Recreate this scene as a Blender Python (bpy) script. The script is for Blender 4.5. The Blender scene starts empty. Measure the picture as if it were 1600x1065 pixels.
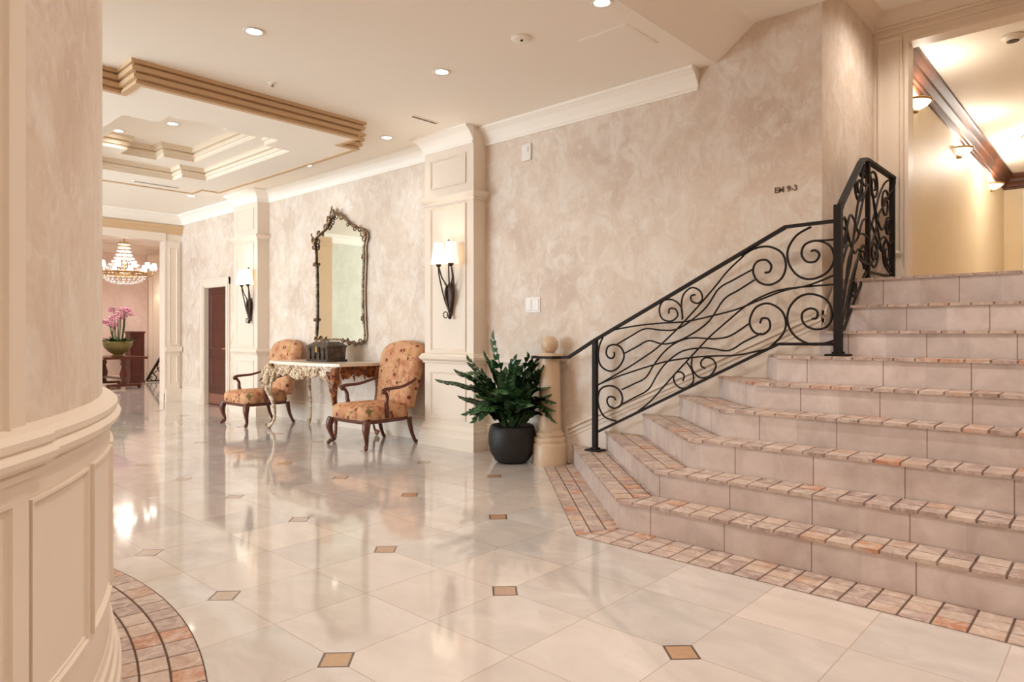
import bpy, bmesh, math, random
from mathutils import Vector, Matrix

PI = math.pi
rnd = random.Random(7)
SC = bpy.context.scene
COL = SC.collection
R = math.radians

# ------------------------------------------------------------------ mesh builder
class MB:
    """collects geometry; build() links it as ONE mesh object"""
    def __init__(s):
        s.v = []; s.f = []; s.m = []; s.t = []; s.s = []

    def add(s, verts, faces, mat=0, tint=0.5, smooth=False):
        b = len(s.v)
        s.v += [tuple(p) for p in verts]
        for q in faces:
            s.f.append([b + i for i in q]); s.m.append(mat); s.t.append(tint); s.s.append(smooth)

    def box(s, x0, x1, y0, y1, z0, z1, mat=0, tint=0.5):
        v = [(x0, y0, z0), (x1, y0, z0), (x1, y1, z0), (x0, y1, z0), (x0, y0, z1), (x1, y0, z1), (x1, y1, z1), (x0, y1, z1)]
        s.add(v, [(0, 3, 2, 1), (4, 5, 6, 7), (0, 1, 5, 4), (1, 2, 6, 5), (2, 3, 7, 6), (3, 0, 4, 7)], mat, tint)

    def extrude(s, poly, vec, mat=0, capmat=None, tint=0.5, smooth=False, topscale=1.0):
        """poly: 3D loop, counter-clockwise seen from the tip of vec"""
        n = len(poly); vec = Vector(vec)
        a = [Vector(p) for p in poly]
        c = sum(a, Vector()) / n
        b = [c + (p - c) * topscale + vec for p in a]
        s.add(a + b, [(i, (i + 1) % n, n + (i + 1) % n, n + i) for i in range(n)], mat, tint, smooth)
        cm = mat if capmat is None else capmat
        s.add(a, [tuple(reversed(range(n)))], cm, tint)
        s.add(b, [tuple(range(n))], cm, tint)

    def lathe(s, prof, c=(0, 0, 0), n=24, a0=0.0, a1=2 * PI, mat=0, smooth=True, mx=None, tint=0.5):
        full = abs(a1 - a0 - 2 * PI) < 1e-6
        k = n if full else n + 1
        vs = []
        for i in range(k):
            a = a0 + (a1 - a0) * i / n
            ca, sa = math.cos(a), math.sin(a)
            for r, z in prof:
                p = Vector((r * ca, r * sa, z))
                if mx is not None: p = mx @ p
                vs.append((p[0] + c[0], p[1] + c[1], p[2] + c[2]))
        m = len(prof); fs = []
        for i in range(n):
            i2 = (i + 1) % k
            for j in range(m - 1):
                fs.append((i * m + j, i2 * m + j, i2 * m + j + 1, i * m + j + 1))
        s.add(vs, fs, mat, tint, smooth)
        if full:
            if prof[0][0] > 1e-5: s.add([vs[i * m] for i in range(k)], [tuple(reversed(range(k)))], mat, tint)
            if prof[-1][0] > 1e-5: s.add([vs[i * m + m - 1] for i in range(k)], [tuple(range(k))], mat, tint)

    def ball(s, c, r, n=16, mat=0, sc=(1, 1, 1), tint=0.5):
        h = max(6, n // 2)
        prof = [(r * math.sin(PI * j / h), -r * math.cos(PI * j / h)) for j in range(h + 1)]
        mx = Matrix.Diagonal((sc[0], sc[1], sc[2]))
        s.lathe(prof, c, n, mat=mat, mx=mx, tint=tint)

    def tube(s, path, rad, n=8, mat=0, smooth=True, closed=False, sx=1.0, sy=1.0, up=None, tint=0.5, rot=0.0):
        P = [Vector(p) for p in path]; k = len(P)
        if k < 2: return
        T = []
        for i in range(k):
            if closed: d = P[(i + 1) % k] - P[i - 1]
            else: d = P[min(i + 1, k - 1)] - P[max(i - 1, 0)]
            if d.length < 1e-9: d = Vector((0, 0, 1))
            T.append(d.normalized())
        ref = Vector(up) if up else (Vector((0, 0, 1)) if abs(T[0].z) < 0.9 else Vector((1, 0, 0)))
        nrm = (ref - T[0] * ref.dot(T[0])).normalized()
        vs = []
        for i in range(k):
            if up:
                nrm = (ref - T[i] * ref.dot(T[i]))
                nrm = nrm.normalized() if nrm.length > 1e-6 else Vector((1, 0, 0))
            elif i > 0:
                nrm = nrm - T[i] * nrm.dot(T[i])
                nrm = nrm.normalized()
            bn = T[i].cross(nrm)
            r = rad[i] if isinstance(rad, (list, tuple)) else rad
            for j in range(n):
                a = 2 * PI * j / n + rot
                vs.append(P[i] + nrm * (math.cos(a) * r * sy) + bn * (math.sin(a) * r * sx))
        fs = []
        for i in range(k if closed else k - 1):
            i2 = (i + 1) % k
            for j in range(n):
                j2 = (j + 1) % n
                fs.append((i * n + j, i * n + j2, i2 * n + j2, i2 * n + j))
        s.add(vs, fs, mat, tint, smooth)
        if not closed:
            s.add(vs[:n], [tuple(reversed(range(n)))], mat, tint)
            s.add(vs[-n:], [tuple(range(n))], mat, tint)

    def bar(s, path, w, h, mat=0, up=(0, 0, 1)):
        q = math.sqrt(2) / 2
        s.tube(path, 1.0, n=4, mat=mat, smooth=False, sx=w * q, sy=h * q, up=up, rot=PI / 4)

    def sweep(s, path, prof, closed=False, mat=0, smooth=False, z=0.0):
        """profile (offset to the RIGHT of travel, z) along a 2D path, mitred"""
        P = [Vector((p[0], p[1])) for p in path]; k = len(P); m = len(prof); vs = []
        for i in range(k):
            d0 = (P[i] - P[i - 1]) if (i > 0 or closed) else None
            d1 = (P[(i + 1) % k] - P[i]) if (i < k - 1 or closed) else None
            d0 = d0.normalized() if d0 is not None else d1.normalized()
            d1 = d1.normalized() if d1 is not None else d0
            n0 = Vector((d0.y, -d0.x)); n1 = Vector((d1.y, -d1.x))
            mt = n0 + n1
            mt = mt / max(0.15, mt.dot(n0)) if mt.length > 1e-6 else n0
            for o, zz in prof:
                vs.append((P[i].x + mt.x * o, P[i].y + mt.y * o, zz + z))
        fs = []
        for i in range(k if closed else k - 1):
            i2 = (i + 1) % k
            for j in range(m - 1):
                fs.append((i * m + j, i2 * m + j, i2 * m + j + 1, i * m + j + 1))
            fs.append((i * m + m - 1, i2 * m + m - 1, i2 * m, i * m))
        s.add(vs, fs, mat, 0.5, smooth)
        if not closed:
            s.add(vs[:m], [tuple(range(m))], mat)
            s.add(vs[-m:], [tuple(reversed(range(m)))], mat)

    def ring(s, P, u0, u1, w0, w1, prof, nu=1, mat=0, fill=None):
        """picture-frame moulding; P(u,w,p) -> point; prof = (inset, protrusion)"""
        def loop(d, p):
            L = []
            for i in range(nu): L.append(P(u0 + d + (u1 - u0 - 2 * d) * i / nu, w0 + d, p))
            L.append(P(u1 - d, w0 + d, p))
            for i in range(nu): L.append(P(u1 - d - (u1 - u0 - 2 * d) * i / nu, w1 - d, p))
            L.append(P(u0 + d, w1 - d, p))
            return L
        Ls = [loop(d, p) for d, p in prof]; k = len(Ls[0]); vs = [q for L in Ls for q in L]; fs = []
        for a in range(len(Ls) - 1):
            for i in range(k):
                i2 = (i + 1) % k
                fs.append((a * k + i, a * k + i2, (a + 1) * k + i2, (a + 1) * k + i))
        s.add(vs, fs, mat)

    def build(s, name, mats, parent=None, loc=None, bevel=0, seg=2, subsurf=0, origin=None, auto=None):
        me = bpy.data.meshes.new(name)
        off = Vector(origin) if origin is not None else Vector((0, 0, 0))
        me.from_pydata([tuple(Vector(p) - off) for p in s.v], [], s.f)
        if not isinstance(mats, (list, tuple)): mats = [mats]
        for q in mats: me.materials.append(q)
        me.polygons.foreach_set('material_index', s.m)
        me.polygons.foreach_set('use_smooth', s.s)
        at = me.attributes.new('tint', 'FLOAT', 'FACE')
        at.data.foreach_set('value', s.t)
        me.validate()
        bm = bmesh.new(); bm.from_mesh(me); bmesh.ops.recalc_face_normals(bm, faces=bm.faces); bm.to_mesh(me); bm.free()
        me.update()
        o = bpy.data.objects.new(name, me); COL.objects.link(o)
        if parent is not None: o.parent = parent
        if origin is not None: o.location = off
        if loc is not None: o.location = loc
        if bevel:
            b = o.modifiers.new('bevel', 'BEVEL'); b.width = bevel; b.segments = seg; b.limit_method = 'ANGLE'; b.angle_limit = R(40)
        if subsurf:
            q = o.modifiers.new('sub', 'SUBSURF'); q.levels = subsurf; q.render_levels = subsurf
        return o


def tag(o, label=None, cat=None, group=None, kind=None):
    if label: o['label'] = label
    if cat: o['category'] = cat
    if group: o['group'] = group
    if kind: o['kind'] = kind
    return o

def thing(name, loc, label, cat, rz=0.0, group=None):
    o = bpy.data.objects.new(name, None); COL.objects.link(o)
    o.location = loc; o.rotation_euler = (0, 0, rz); o.empty_display_size = 0.1
    return tag(o, label, cat, group)

def dup(root, loc, rz, label, group=None):
    r = root.copy(); COL.objects.link(r); r.location = loc; r.rotation_euler = (0, 0, rz); r['label'] = label
    if group: r['group'] = group
    for ch in list(root.children):
        c = ch.copy(); COL.objects.link(c); c.parent = r
        for g in list(ch.children):
            d = g.copy(); COL.objects.link(d); d.parent = c
    return r

def catmull(pts, n=6, closed=False):
    P = [Vector(p) for p in pts]; k = len(P); out = []
    rng = range(k if closed else k - 1)
    for i in rng:
        if closed: a, b, c, d = P[i - 1], P[i], P[(i + 1) % k], P[(i + 2) % k]
        else: a, b, c, d = P[max(i - 1, 0)], P[i], P[i + 1], P[min(i + 2, k - 1)]
        for j in range(n):
            t = j / n
            out.append(0.5 * ((2 * b) + (c - a) * t + (2 * a - 5 * b + 4 * c - d) * t * t + (3 * b - a - 3 * c + d) * t ** 3))
    if not closed: out.append(P[-1])
    return out

def clip(poly, hp):
    """2D convex clipping by half planes (px,py,nx,ny): keep (p-P).n>=0"""
    for (px, py, nx, ny) in hp:
        out = []; n = len(poly)
        for i in range(n):
            a = poly[i]; b = poly[(i + 1) % n]
            da = (a[0] - px) * nx + (a[1] - py) * ny; db = (b[0] - px) * nx + (b[1] - py) * ny
            if da >= 0: out.append(a)
            if (da >= 0) != (db >= 0):
                t = da / (da - db); out.append((a[0] + (b[0] - a[0]) * t, a[1] + (b[1] - a[1]) * t))
        poly = out
        if len(poly) < 3: return []
    return poly

def area2(p):
    return 0.5 * sum(p[i][0] * p[(i + 1) % len(p)][1] - p[(i + 1) % len(p)][0] * p[i][1] for i in range(len(p)))

# ------------------------------------------------------------------ materials
class NT:
    def __init__(s, name):
        s.mat = bpy.data.materials.new(name); s.mat.use_nodes = True
        s.t = s.mat.node_tree; s.n = s.t.nodes; s.l = s.t.links
        s.b = s.n['Principled BSDF']
    def new(s, kind, **kw):
        n = s.n.new(kind)
        for k, v in kw.items(): setattr(n, k, v)
        return n
    def link(s, a, b): s.l.new(a, b)
    def val(s, sock, v):
        if isinstance(v, (int, float, tuple, list)): sock.default_value = v
        else: s.link(v, sock)
    def math(s, op, a, b=0.0, c=None):
        n = s.new('ShaderNodeMath', operation=op); s.val(n.inputs[0], a); s.val(n.inputs[1], b)
        if c is not None: s.val(n.inputs[2], c)
        return n.outputs[0]
    def mix(s, f, a, b, mode='MIX'):
        n = s.new('ShaderNodeMix', data_type='RGBA', blend_type=mode)
        s.val(n.inputs['Factor'], f)
        for k, v in ((6, a), (7, b)):
            if isinstance(v, tuple) and len(v) == 3: v = v + (1,)
            s.val(n.inputs[k], v)
        return n.outputs[2]
    def pos(s):
        return s.new('ShaderNodeNewGeometry').outputs['Position']
    def obj(s):
        return s.new('ShaderNodeTexCoord').outputs['Object']
    def mapping(s, v, scale=(1, 1, 1), rot=(0, 0, 0), loc=(0, 0, 0)):
        n = s.new('ShaderNodeMapping'); s.link(v, n.inputs[0])
        n.inputs['Scale'].default_value = scale; n.inputs['Rotation'].default_value = rot; n.inputs['Location'].default_value = loc
        return n.outputs[0]
    def noise(s, v, scale=5, detail=4, rough=0.55, dist=0.0, out=0):
        n = s.new('ShaderNodeTexNoise'); s.link(v, n.inputs['Vector'])
        n.inputs['Scale'].default_value = scale; n.inputs['Detail'].default_value = detail
        n.inputs['Roughness'].default_value = rough; n.inputs['Distortion'].default_value = dist
        return n.outputs[out]
    def voro(s, v, scale=5, feature='F1', out='Distance', rnd=1.0):
        n = s.new('ShaderNodeTexVoronoi', feature=feature); s.link(v, n.inputs['Vector'])
        n.inputs['Scale'].default_value = scale
        n.inputs['Randomness'].default_value = rnd
        return n.outputs[out]
    def ramp(s, f, stops):
        n = s.new('ShaderNodeValToRGB'); s.link(f, n.inputs[0]); e = n.color_ramp.elements
        while len(e) < len(stops): e.new(0.5)
        for k, (p, c) in enumerate(stops):
            e[k].position = p; e[k].color = c if len(c) == 4 else tuple(c) + (1,)
        return n.outputs[0]
    def white(s, v, dim='3D'):
        n = s.new('ShaderNodeTexWhiteNoise', noise_dimensions=dim)
        s.link(v, n.inputs['Vector' if dim != '1D' else 'W'])
        return n.outputs['Value']
    def bump(s, h, strength=0.2, dist=0.01):
        n = s.new('ShaderNodeBump'); s.link(h, n.inputs['Height'])
        n.inputs['Strength'].default_value = strength; n.inputs['Distance'].default_value = dist
        s.link(n.outputs[0], s.b.inputs['Normal'])
    def done(s, col=None, rough=0.5, metal=0.0, spec=None, emit=None, estr=0.0, coat=0.0):
        if col is not None:
            if isinstance(col, tuple): s.b.inputs['Base Color'].default_value = col + (1,) if len(col) == 3 else col
            else: s.link(col, s.b.inputs['Base Color'])
        s.val(s.b.inputs['Roughness'], rough); s.val(s.b.inputs['Metallic'], metal)
        if spec is not None: s.b.inputs['Specular IOR Level'].default_value = spec
        if coat: s.b.inputs['Coat Weight'].default_value = coat; s.b.inputs['Coat Roughness'].default_value = 0.1
        if emit is not None:
            s.b.inputs['Emission Color'].default_value = emit + (1,); s.b.inputs['Emission Strength'].default_value = estr
        return s.mat

def srgb(r, g, b):
    f = lambda c: (c / 255 / 12.92) if c / 255 <= 0.04045 else ((c / 255 + 0.055) / 1.055) ** 2.4
    return (f(r), f(g), f(b))

def simple(name, col, rough=0.5, metal=0.0, var=0.08, scale=8, **kw):
    n = NT(name); v = n.obj()
    f = n.noise(v, scale, 4)
    a = tuple(max(0, c * (1 - var)) for c in col); b = tuple(min(1, c * (1 + var)) for c in col)
    return n.done(n.mix(f, a, b), rough, metal, **kw)

def m_plaster(name, a, b, c, d):
    """brushed Venetian plaster: large soft trowel patches over a base"""
    n = NT(name); p = n.pos()
    n1 = n.noise(n.mapping(p, (1.0, 1.0, 0.85)), 1.3, 6, 0.62, 0.5)
    n2 = n.noise(n.mapping(p, (1.3, 1.3, 1.0), rot=(0.3, 0.4, 0.2), loc=(3, 7, 1)), 3.4, 7, 0.66, 1.0)
    n3 = n.noise(n.mapping(p, (1.6, 1.6, 1.1), rot=(0.5, -0.5, 0.3), loc=(11, 2, 5)), 7.0, 6, 0.7, 1.6)
    n4 = n.noise(n.mapping(p, (1.2, 1.2, 1.0), rot=(0.2, 0.7, 0.1), loc=(1, 9, 4)), 5.0, 6, 0.65, 1.3)
    col = n.ramp(n1, [(0.32, a), (0.5, b), (0.66, c)])
    col = n.mix(n.math('MULTIPLY', n.ramp(n2, [(0.45, (0, 0, 0)), (0.68, (1, 1, 1))]), 0.62), col, d)
    col = n.mix(n.math('MULTIPLY', n.ramp(n4, [(0.52, (0, 0, 0)), (0.66, (1, 1, 1))]), 0.4), col, a)
    col = n.mix(n.math('MULTIPLY', n.ramp(n3, [(0.54, (0, 0, 0)), (0.64, (1, 1, 1))]), 0.35), col, d)
    n.bump(n3, 0.05, 0.01)
    return n.done(col, 0.5, spec=0.35)

def m_floor():
    n = NT('polished marble floor'); p = n.pos()
    s = 0.94975; x0, y0 = -2.26075, 1.4745
    sx = n.new('ShaderNodeSeparateXYZ'); n.link(p, sx.inputs[0])
    gx = n.math('DIVIDE', n.math('SUBTRACT', sx.outputs[0], x0), s)
    gy = n.math('DIVIDE', n.math('SUBTRACT', sx.outputs[1], y0), s)
    def joint(g):
        t = n.math('MULTIPLY', g, 2.0)
        return n.math('MULTIPLY', n.math('ABSOLUTE', n.math('SUBTRACT', t, n.math('ROUND', t))), s / 2)
    jx, jy = joint(gx), joint(gy)
    j = n.math('MINIMUM', jx, jy)
    jm = n.math('LESS_THAN', j, 0.0022)
    ix = n.math('MULTIPLY', n.math('ABSOLUTE', n.math('SUBTRACT', gx, n.math('ROUND', gx))), s)
    iy = n.math('MULTIPLY', n.math('ABSOLUTE', n.math('SUBTRACT', gy, n.math('ROUND', gy))), s)
    d = n.math('ADD', ix, iy)
    ins = n.math('MULTIPLY', n.math('LESS_THAN', d, 0.086), n.math('SUBTRACT', 1.0, n.math('MULTIPLY', n.math('GREATER_THAN', gx, -0.4), n.math('GREATER_THAN', gy, 1.5))))
    inn = n.math('MULTIPLY', ins, n.math('LESS_THAN', d, 0.072))
    cx = n.new('ShaderNodeCombineXYZ')
    n.link(n.math('FLOOR', n.math('MULTIPLY', gx, 2.0)), cx.inputs[0]); n.link(n.math('FLOOR', n.math('MULTIPLY', gy, 2.0)), cx.inputs[1])
    w = n.white(cx.outputs[0])
    c2 = n.new('ShaderNodeCombineXYZ')
    n.link(n.math('ROUND', gx), c2.inputs[0]); n.link(n.math('ROUND', gy), c2.inputs[1]); c2.inputs[2].default_value = 5.0
    w2 = n.white(c2.outputs[0])
    # clouds shifted per tile
    off = n.new('ShaderNodeVectorMath', operation='MULTIPLY_ADD')
    n.link(cx.outputs[0], off.inputs[0]); off.inputs[1].default_value = (0.37, 0.53, 0.0); n.link(p, off.inputs[2])
    cl = n.noise(n.mapping(off.outputs[0], (1, 1.6, 1)), 2.6, 7, 0.6, 0.7)
    col = n.ramp(cl, [(0.3, FL_A), (0.55, FL_B), (0.75, FL_C)])
    col = n.mix(n.math('MULTIPLY', w, 0.4), col, srgb(226, 206, 192))
    tv = n.math('ADD', 0.90, n.math('MULTIPLY', n.white(n.mapping(cx.outputs[0], loc=(3.3, 7.1, 0))), 0.14))
    cc = n.new('ShaderNodeVectorMath', operation='SCALE'); n.link(col, cc.inputs[0]); n.link(tv, cc.inputs['Scale'])
    col = n.mix(jm, cc.outputs[0], srgb(182, 164, 148))
    sn = n.noise(p, 40, 5, 0.6)
    ic = n.ramp(w2, [(0.0, srgb(196, 178, 162)), (0.4, srgb(204, 184, 164)), (0.6, srgb(190, 148, 118)), (1.0, srgb(202, 166, 118))])
    ic = n.mix(n.math('MULTIPLY', sn, 0.4), ic, srgb(110, 80, 60))
    col = n.mix(ins, col, srgb(88, 66, 50))
    col = n.mix(inn, col, ic)
    rg = n.math('ADD', 0.05, n.math('MULTIPLY', ins, 0.2))
    rg = n.math('ADD', rg, n.math('MULTIPLY', n.noise(p, 1.4, 3), 0.05))
    b = n.math('MULTIPLY', n.noise(p, 1.2, 2), 1.0)
    n.bump(b, 0.02, 0.02)
    m_ = n.done(col, rg, spec=0.9, coat=0.35)
    n.b.inputs['Coat Roughness'].default_value = 0.035
    return m_

def m_stone():
    """tumbled stone setts, one tint per stone"""
    n = NT('tumbled stone'); p = n.pos()
    at = n.new('ShaderNodeAttribute', attribute_name='tint').outputs['Fac']
    base = n.ramp(at, [(0.0, srgb(150, 126, 118)), (0.3, srgb(182, 158, 146)), (0.5, srgb(164, 138, 130)), (0.75, srgb(196, 174, 158)), (0.88, srgb(184, 152, 132)), (0.94, srgb(190, 136, 104)), (1.0, srgb(178, 118, 88))])
    s = n.noise(p, 14, 6, 0.65, 0.8)
    col = n.mix(n.ramp(s, [(0.42, (0, 0, 0)), (0.68, (1, 1, 1))]), base, srgb(212, 194, 180))
    s2 = n.noise(p, 30, 4, 0.6)
    col = n.mix(n.math('MULTIPLY', n.ramp(s2, [(0.5, (0, 0, 0)), (0.75, (1, 1, 1))]), 0.4), col, srgb(146, 118, 106))
    n.bump(s, 0.25, 0.01)
    return n.done(col, 0.42, spec=0.45)

def m_riser():
    """slabs of pale pink limestone with vertical joints, staggered from step to step"""
    n = NT('riser limestone'); p = n.pos()
    sx = n.new('ShaderNodeSeparateXYZ'); n.link(p, sx.inputs[0])
    oi = n.new('ShaderNodeObjectInfo').outputs['Random']
    q = n.math('ADD', n.math('SUBTRACT', sx.outputs[0], n.math('MULTIPLY', sx.outputs[1], 0.35)), n.math('MULTIPLY', oi, 3.0))
    g = n.math('DIVIDE', q, 0.483)
    j = n.math('LESS_THAN', n.math('ABSOLUTE', n.math('SUBTRACT', g, n.math('ROUND', g))), 0.0055)
    c = n.new('ShaderNodeCombineXYZ'); n.link(n.math('FLOOR', n.math('ADD', g, 0.5)), c.inputs[0]); n.link(oi, c.inputs[1])
    w = n.white(n.mapping(c.outputs[0], (1, 50, 1)))
    cl = n.noise(p, 5, 6, 0.62, 0.5)
    col = n.ramp(cl, [(0.3, RI_A), (0.55, RI_B), (0.75, RI_C)])
    cc = n.new('ShaderNodeVectorMath', operation='SCALE'); n.link(col, cc.inputs[0]); n.link(n.math('ADD', 0.92, n.math('MULTIPLY', w, 0.16)), cc.inputs['Scale'])
    col = n.mix(j, cc.outputs[0], srgb(140, 112, 98))
    return n.done(col, 0.38, spec=0.45)

def m_fabric():
    n = NT('floral tapestry'); p = n.obj()
    b = n.noise(p, 6, 5, 0.6, 0.6)
    col = n.ramp(b, [(0.35, srgb(184, 128, 92)), (0.55, srgb(208, 160, 122)), (0.72, srgb(192, 144, 92))])
    v = n.noise(n.mapping(p, loc=(4, 1, 2)), 10, 3, 0.6, 1.2)
    col = n.mix(n.ramp(v, [(0.54, (0, 0, 0)), (0.66, (0.7, 0.7, 0.7))]), col, srgb(158, 84, 62))
    v2 = n.noise(n.mapping(p, loc=(9, 5, 2)), 13, 3, 0.6, 1.0)
    col = n.mix(n.ramp(v2, [(0.60, (0, 0, 0)), (0.65, (1, 1, 1))]), col, srgb(122, 104, 66))
    v3 = n.voro(n.mapping(p, loc=(2, 3, 2)), 8.5)
    col = n.mix(n.ramp(v3, [(0.17, (1, 1, 1)), (0.23, (0, 0, 0))]), col, srgb(118, 64, 50))
    n.bump(n.noise(p, 220, 2), 0.1, 0.002)
    return n.done(col, 0.85, spec=0.2)

def m_wood(name, a, b, rough=0.3, scale=6, stretch=(1, 1, 6)):
    n = NT(name); p = n.obj()
    f = n.noise(n.mapping(p, (stretch[2], stretch[2], stretch[0])), scale, 5, 0.6, 0.6)
    return n.done(n.ramp(f, [(0.3, a), (0.7, b)]), rough, spec=0.5)

def m_gilt(name, a, b, c, th=0.52):
    """carved wood with rubbed cream and gold paint"""
    n = NT(name); p = n.obj()
    f = n.noise(p, 22, 5, 0.65, 0.8)
    col = n.ramp(f, [(th - 0.14, a), (th, b), (th + 0.14, c)])
    n.bump(f, 0.4, 0.01)
    return n.done(col, 0.42, spec=0.5)

FL_A, FL_B, FL_C = srgb(192, 184, 178), srgb(207, 199, 193), srgb(221, 215, 210)
RI_A, RI_B, RI_C = srgb(198, 182, 176), srgb(216, 202, 196), srgb(228, 216, 211)
M = {}
M['plaster'] = m_plaster('venetian plaster', srgb(205, 183, 164), srgb(219, 200, 181), srgb(225, 209, 192), srgb(239, 233, 224))
M['cream'] = simple('cream paint', srgb(230, 214, 196), 0.42, var=0.03, scale=3)
M['ceiling'] = simple('ceiling paint', srgb(248, 240, 228), 0.7, var=0.015, scale=1.0)
M['tan'] = simple('tan wall and shade-toned moulding', srgb(206, 172, 132), 0.45, var=0.06, scale=5)  # brown carries the shade on soffit fascia and end cornice; wall strip truly tan
M['tan_shade_pale'] = simple('pale shade-toned moulding', srgb(232, 214, 190), 0.45, var=0.03, scale=5)  # cream tinted tan to put the tray's shaded faces into the colour
M['floor'] = m_floor()
M['stone'] = m_stone()
M['riser'] = m_riser()
M['grout'] = simple('dark grout', srgb(92, 70, 56), 0.9, var=0.15, scale=30)
M['iron'] = simple('wrought iron', srgb(32, 23, 18), 0.6, 0.0, var=0.25, spec=0.25, scale=25)
M['fabric'] = m_fabric()
M['walnut'] = m_wood('carved walnut', srgb(62, 26, 16), srgb(112, 56, 34), 0.28)
M['mahogany'] = m_wood('mahogany', srgb(62, 26, 18), srgb(92, 42, 30), 0.35, 4)
M['gilt_cream'] = m_gilt('cream and gilt carving', srgb(112, 76, 48), srgb(192, 162, 126), srgb(234, 220, 198), 0.49)
M['gilt_shaded'] = m_gilt('shade-browned gilt carving', srgb(86, 42, 20), srgb(150, 86, 44), srgb(202, 150, 92), 0.56)  # browner copy of the cream carving; shade of the table's right side painted in
M['tabletop'] = simple('cream marble', srgb(236, 222, 204), 0.18, var=0.05, scale=6)
M['chest'] = m_gilt('dark carved chest', srgb(46, 32, 22), srgb(78, 56, 38), srgb(136, 108, 78), 0.58)
M['frame'] = m_gilt('antique bronze gilding', srgb(70, 48, 28), srgb(128, 96, 60), srgb(186, 154, 108), 0.52)
M['frame_light'] = m_gilt('rubbed bronze gilding', srgb(104, 84, 60), srgb(158, 138, 112), srgb(198, 182, 156), 0.5)
n = NT('mirror glass'); n.noise(n.obj(), 3); M['mirror'] = n.done(srgb(232, 232, 222), 0.02, 1.0)
M['pot'] = simple('matt black pot', srgb(25, 22, 20), 0.55, var=0.2, scale=12)
M['soil'] = simple('potting soil', srgb(48, 36, 28), 0.95, var=0.4, scale=60)
n = NT('zz leaf'); f = n.noise(n.obj(), 9, 3)
M['leaf'] = n.done(n.ramp(f, [(0.3, srgb(28, 54, 32)), (0.7, srgb(74, 112, 68))]), 0.22, spec=0.6)
M['stem'] = simple('green stem', srgb(72, 100, 58), 0.4)
M['newel'] = simple('honey marble', srgb(206, 178, 148), 0.35, var=0.1, scale=9)
M['white'] = simple('white plastic', srgb(236, 230, 222), 0.4, var=0.02)
M['shadow_gap'] = simple('dark slot', srgb(96, 78, 62), 0.9, var=0.1)
M['shade'] = NT('lit lamp shade').done(srgb(250, 238, 220), 0.8, emit=(1.0, 0.86, 0.66), estr=0.75)
M['lens'] = NT('lit lens').done(srgb(255, 250, 240), 0.5, emit=(1.0, 0.9, 0.76), estr=9.0)
M['candle'] = NT('lit candle shade').done(srgb(255, 250, 240), 0.6, emit=(1.0, 0.94, 0.86), estr=3.0)
M['bowl_glass'] = NT('lit frosted glass').done(srgb(255, 248, 230), 0.5, emit=(1.0, 0.88, 0.66), estr=3.0)
M['bronze'] = simple('dark bronze', srgb(64, 44, 32), 0.4, 0.5, var=0.25, scale=30)
M['gold'] = simple('gilt metal', srgb(176, 138, 84), 0.35, 0.6, var=0.15, scale=20)
n = NT('crystal'); n.noise(n.obj(), 5)
M['crystal'] = n.done(srgb(244, 240, 236), 0.12, spec=0.9)
M['corr_wall'] = simple('pale yellow wall', srgb(236, 220, 188), 0.5, var=0.03, scale=2)
M['corr_wood'] = m_wood('stained crown wood', srgb(66, 34, 20), srgb(104, 58, 34), 0.5, 5)
M['pink_wall'] = m_plaster('rose plaster', srgb(220, 192, 176), srgb(226, 202, 188), srgb(230, 208, 196), srgb(236, 218, 208))
M['kick'] = simple('copper kick plate', srgb(140, 92, 72), 0.45, 0.2)
M['petal'] = simple('orchid petal', srgb(222, 160, 182), 0.5, var=0.15)
M['olive'] = simple('olive ceramic', srgb(120, 112, 62), 0.35, var=0.3, scale=12)
M['ink'] = simple('dark lettering', srgb(112, 82, 62), 0.6)
M['pale_green'] = m_plaster('pale green plaster', srgb(206, 201, 182), srgb(213, 209, 191), srgb(220, 217, 201), srgb(228, 226, 212))
CAN_W, WIN_W, EXPO = 1.0, 390, 0.31

# ------------------------------------------------------------------ the setting
YW = 5.27            # face of the long wall
XE = -13.25          # face of the end wall
XR = -1.70           # side wall of the stair recess
ZC = 3.48            # ceiling
ZL = 1.6785          # landing
XB = 1.30            # right side of the recess and the corridor
YB = 6.63            # back of the recess

def struct(mb, name, mats, **kw):
    return tag(mb.build(name, mats, **kw), kind='structure')

def cells(mb, xs, ys, z0, z1, inside, mat=0):
    for i in range(len(xs) - 1):
        for j in range(len(ys) - 1):
            if inside((xs[i] + xs[i + 1]) / 2, (ys[j] + ys[j + 1]) / 2):
                mb.box(xs[i], xs[i + 1], ys[j], ys[j + 1], z0, z1, mat)

def notched(x0, x1, y0, y1, nx, ny):
    """counter-clockwise outline of a rectangle with stepped corners"""
    return [(x0 + nx, y0), (x1 - nx, y0), (x1 - nx, y0 + ny), (x1, y0 + ny), (x1, y1 - ny), (x1 - nx, y1 - ny), (x1 - nx, y1),
            (x0 + nx, y1), (x0 + nx, y1 - ny), (x0, y1 - ny), (x0, y0 + ny), (x0 + nx, y0 + ny)]

def in_notched(x, y, x0, x1, y0, y1, nx, ny):
    return (x0 < x < x1 and y0 + ny < y < y1 - ny) or (x0 + nx < x < x1 - nx and y0 < y < y1)

# floor
m = MB(); m.box(-20.2, 2.8, -6.2, 9.2, -0.12, 0.0); struct(m, 'floor', M['floor'])

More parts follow.
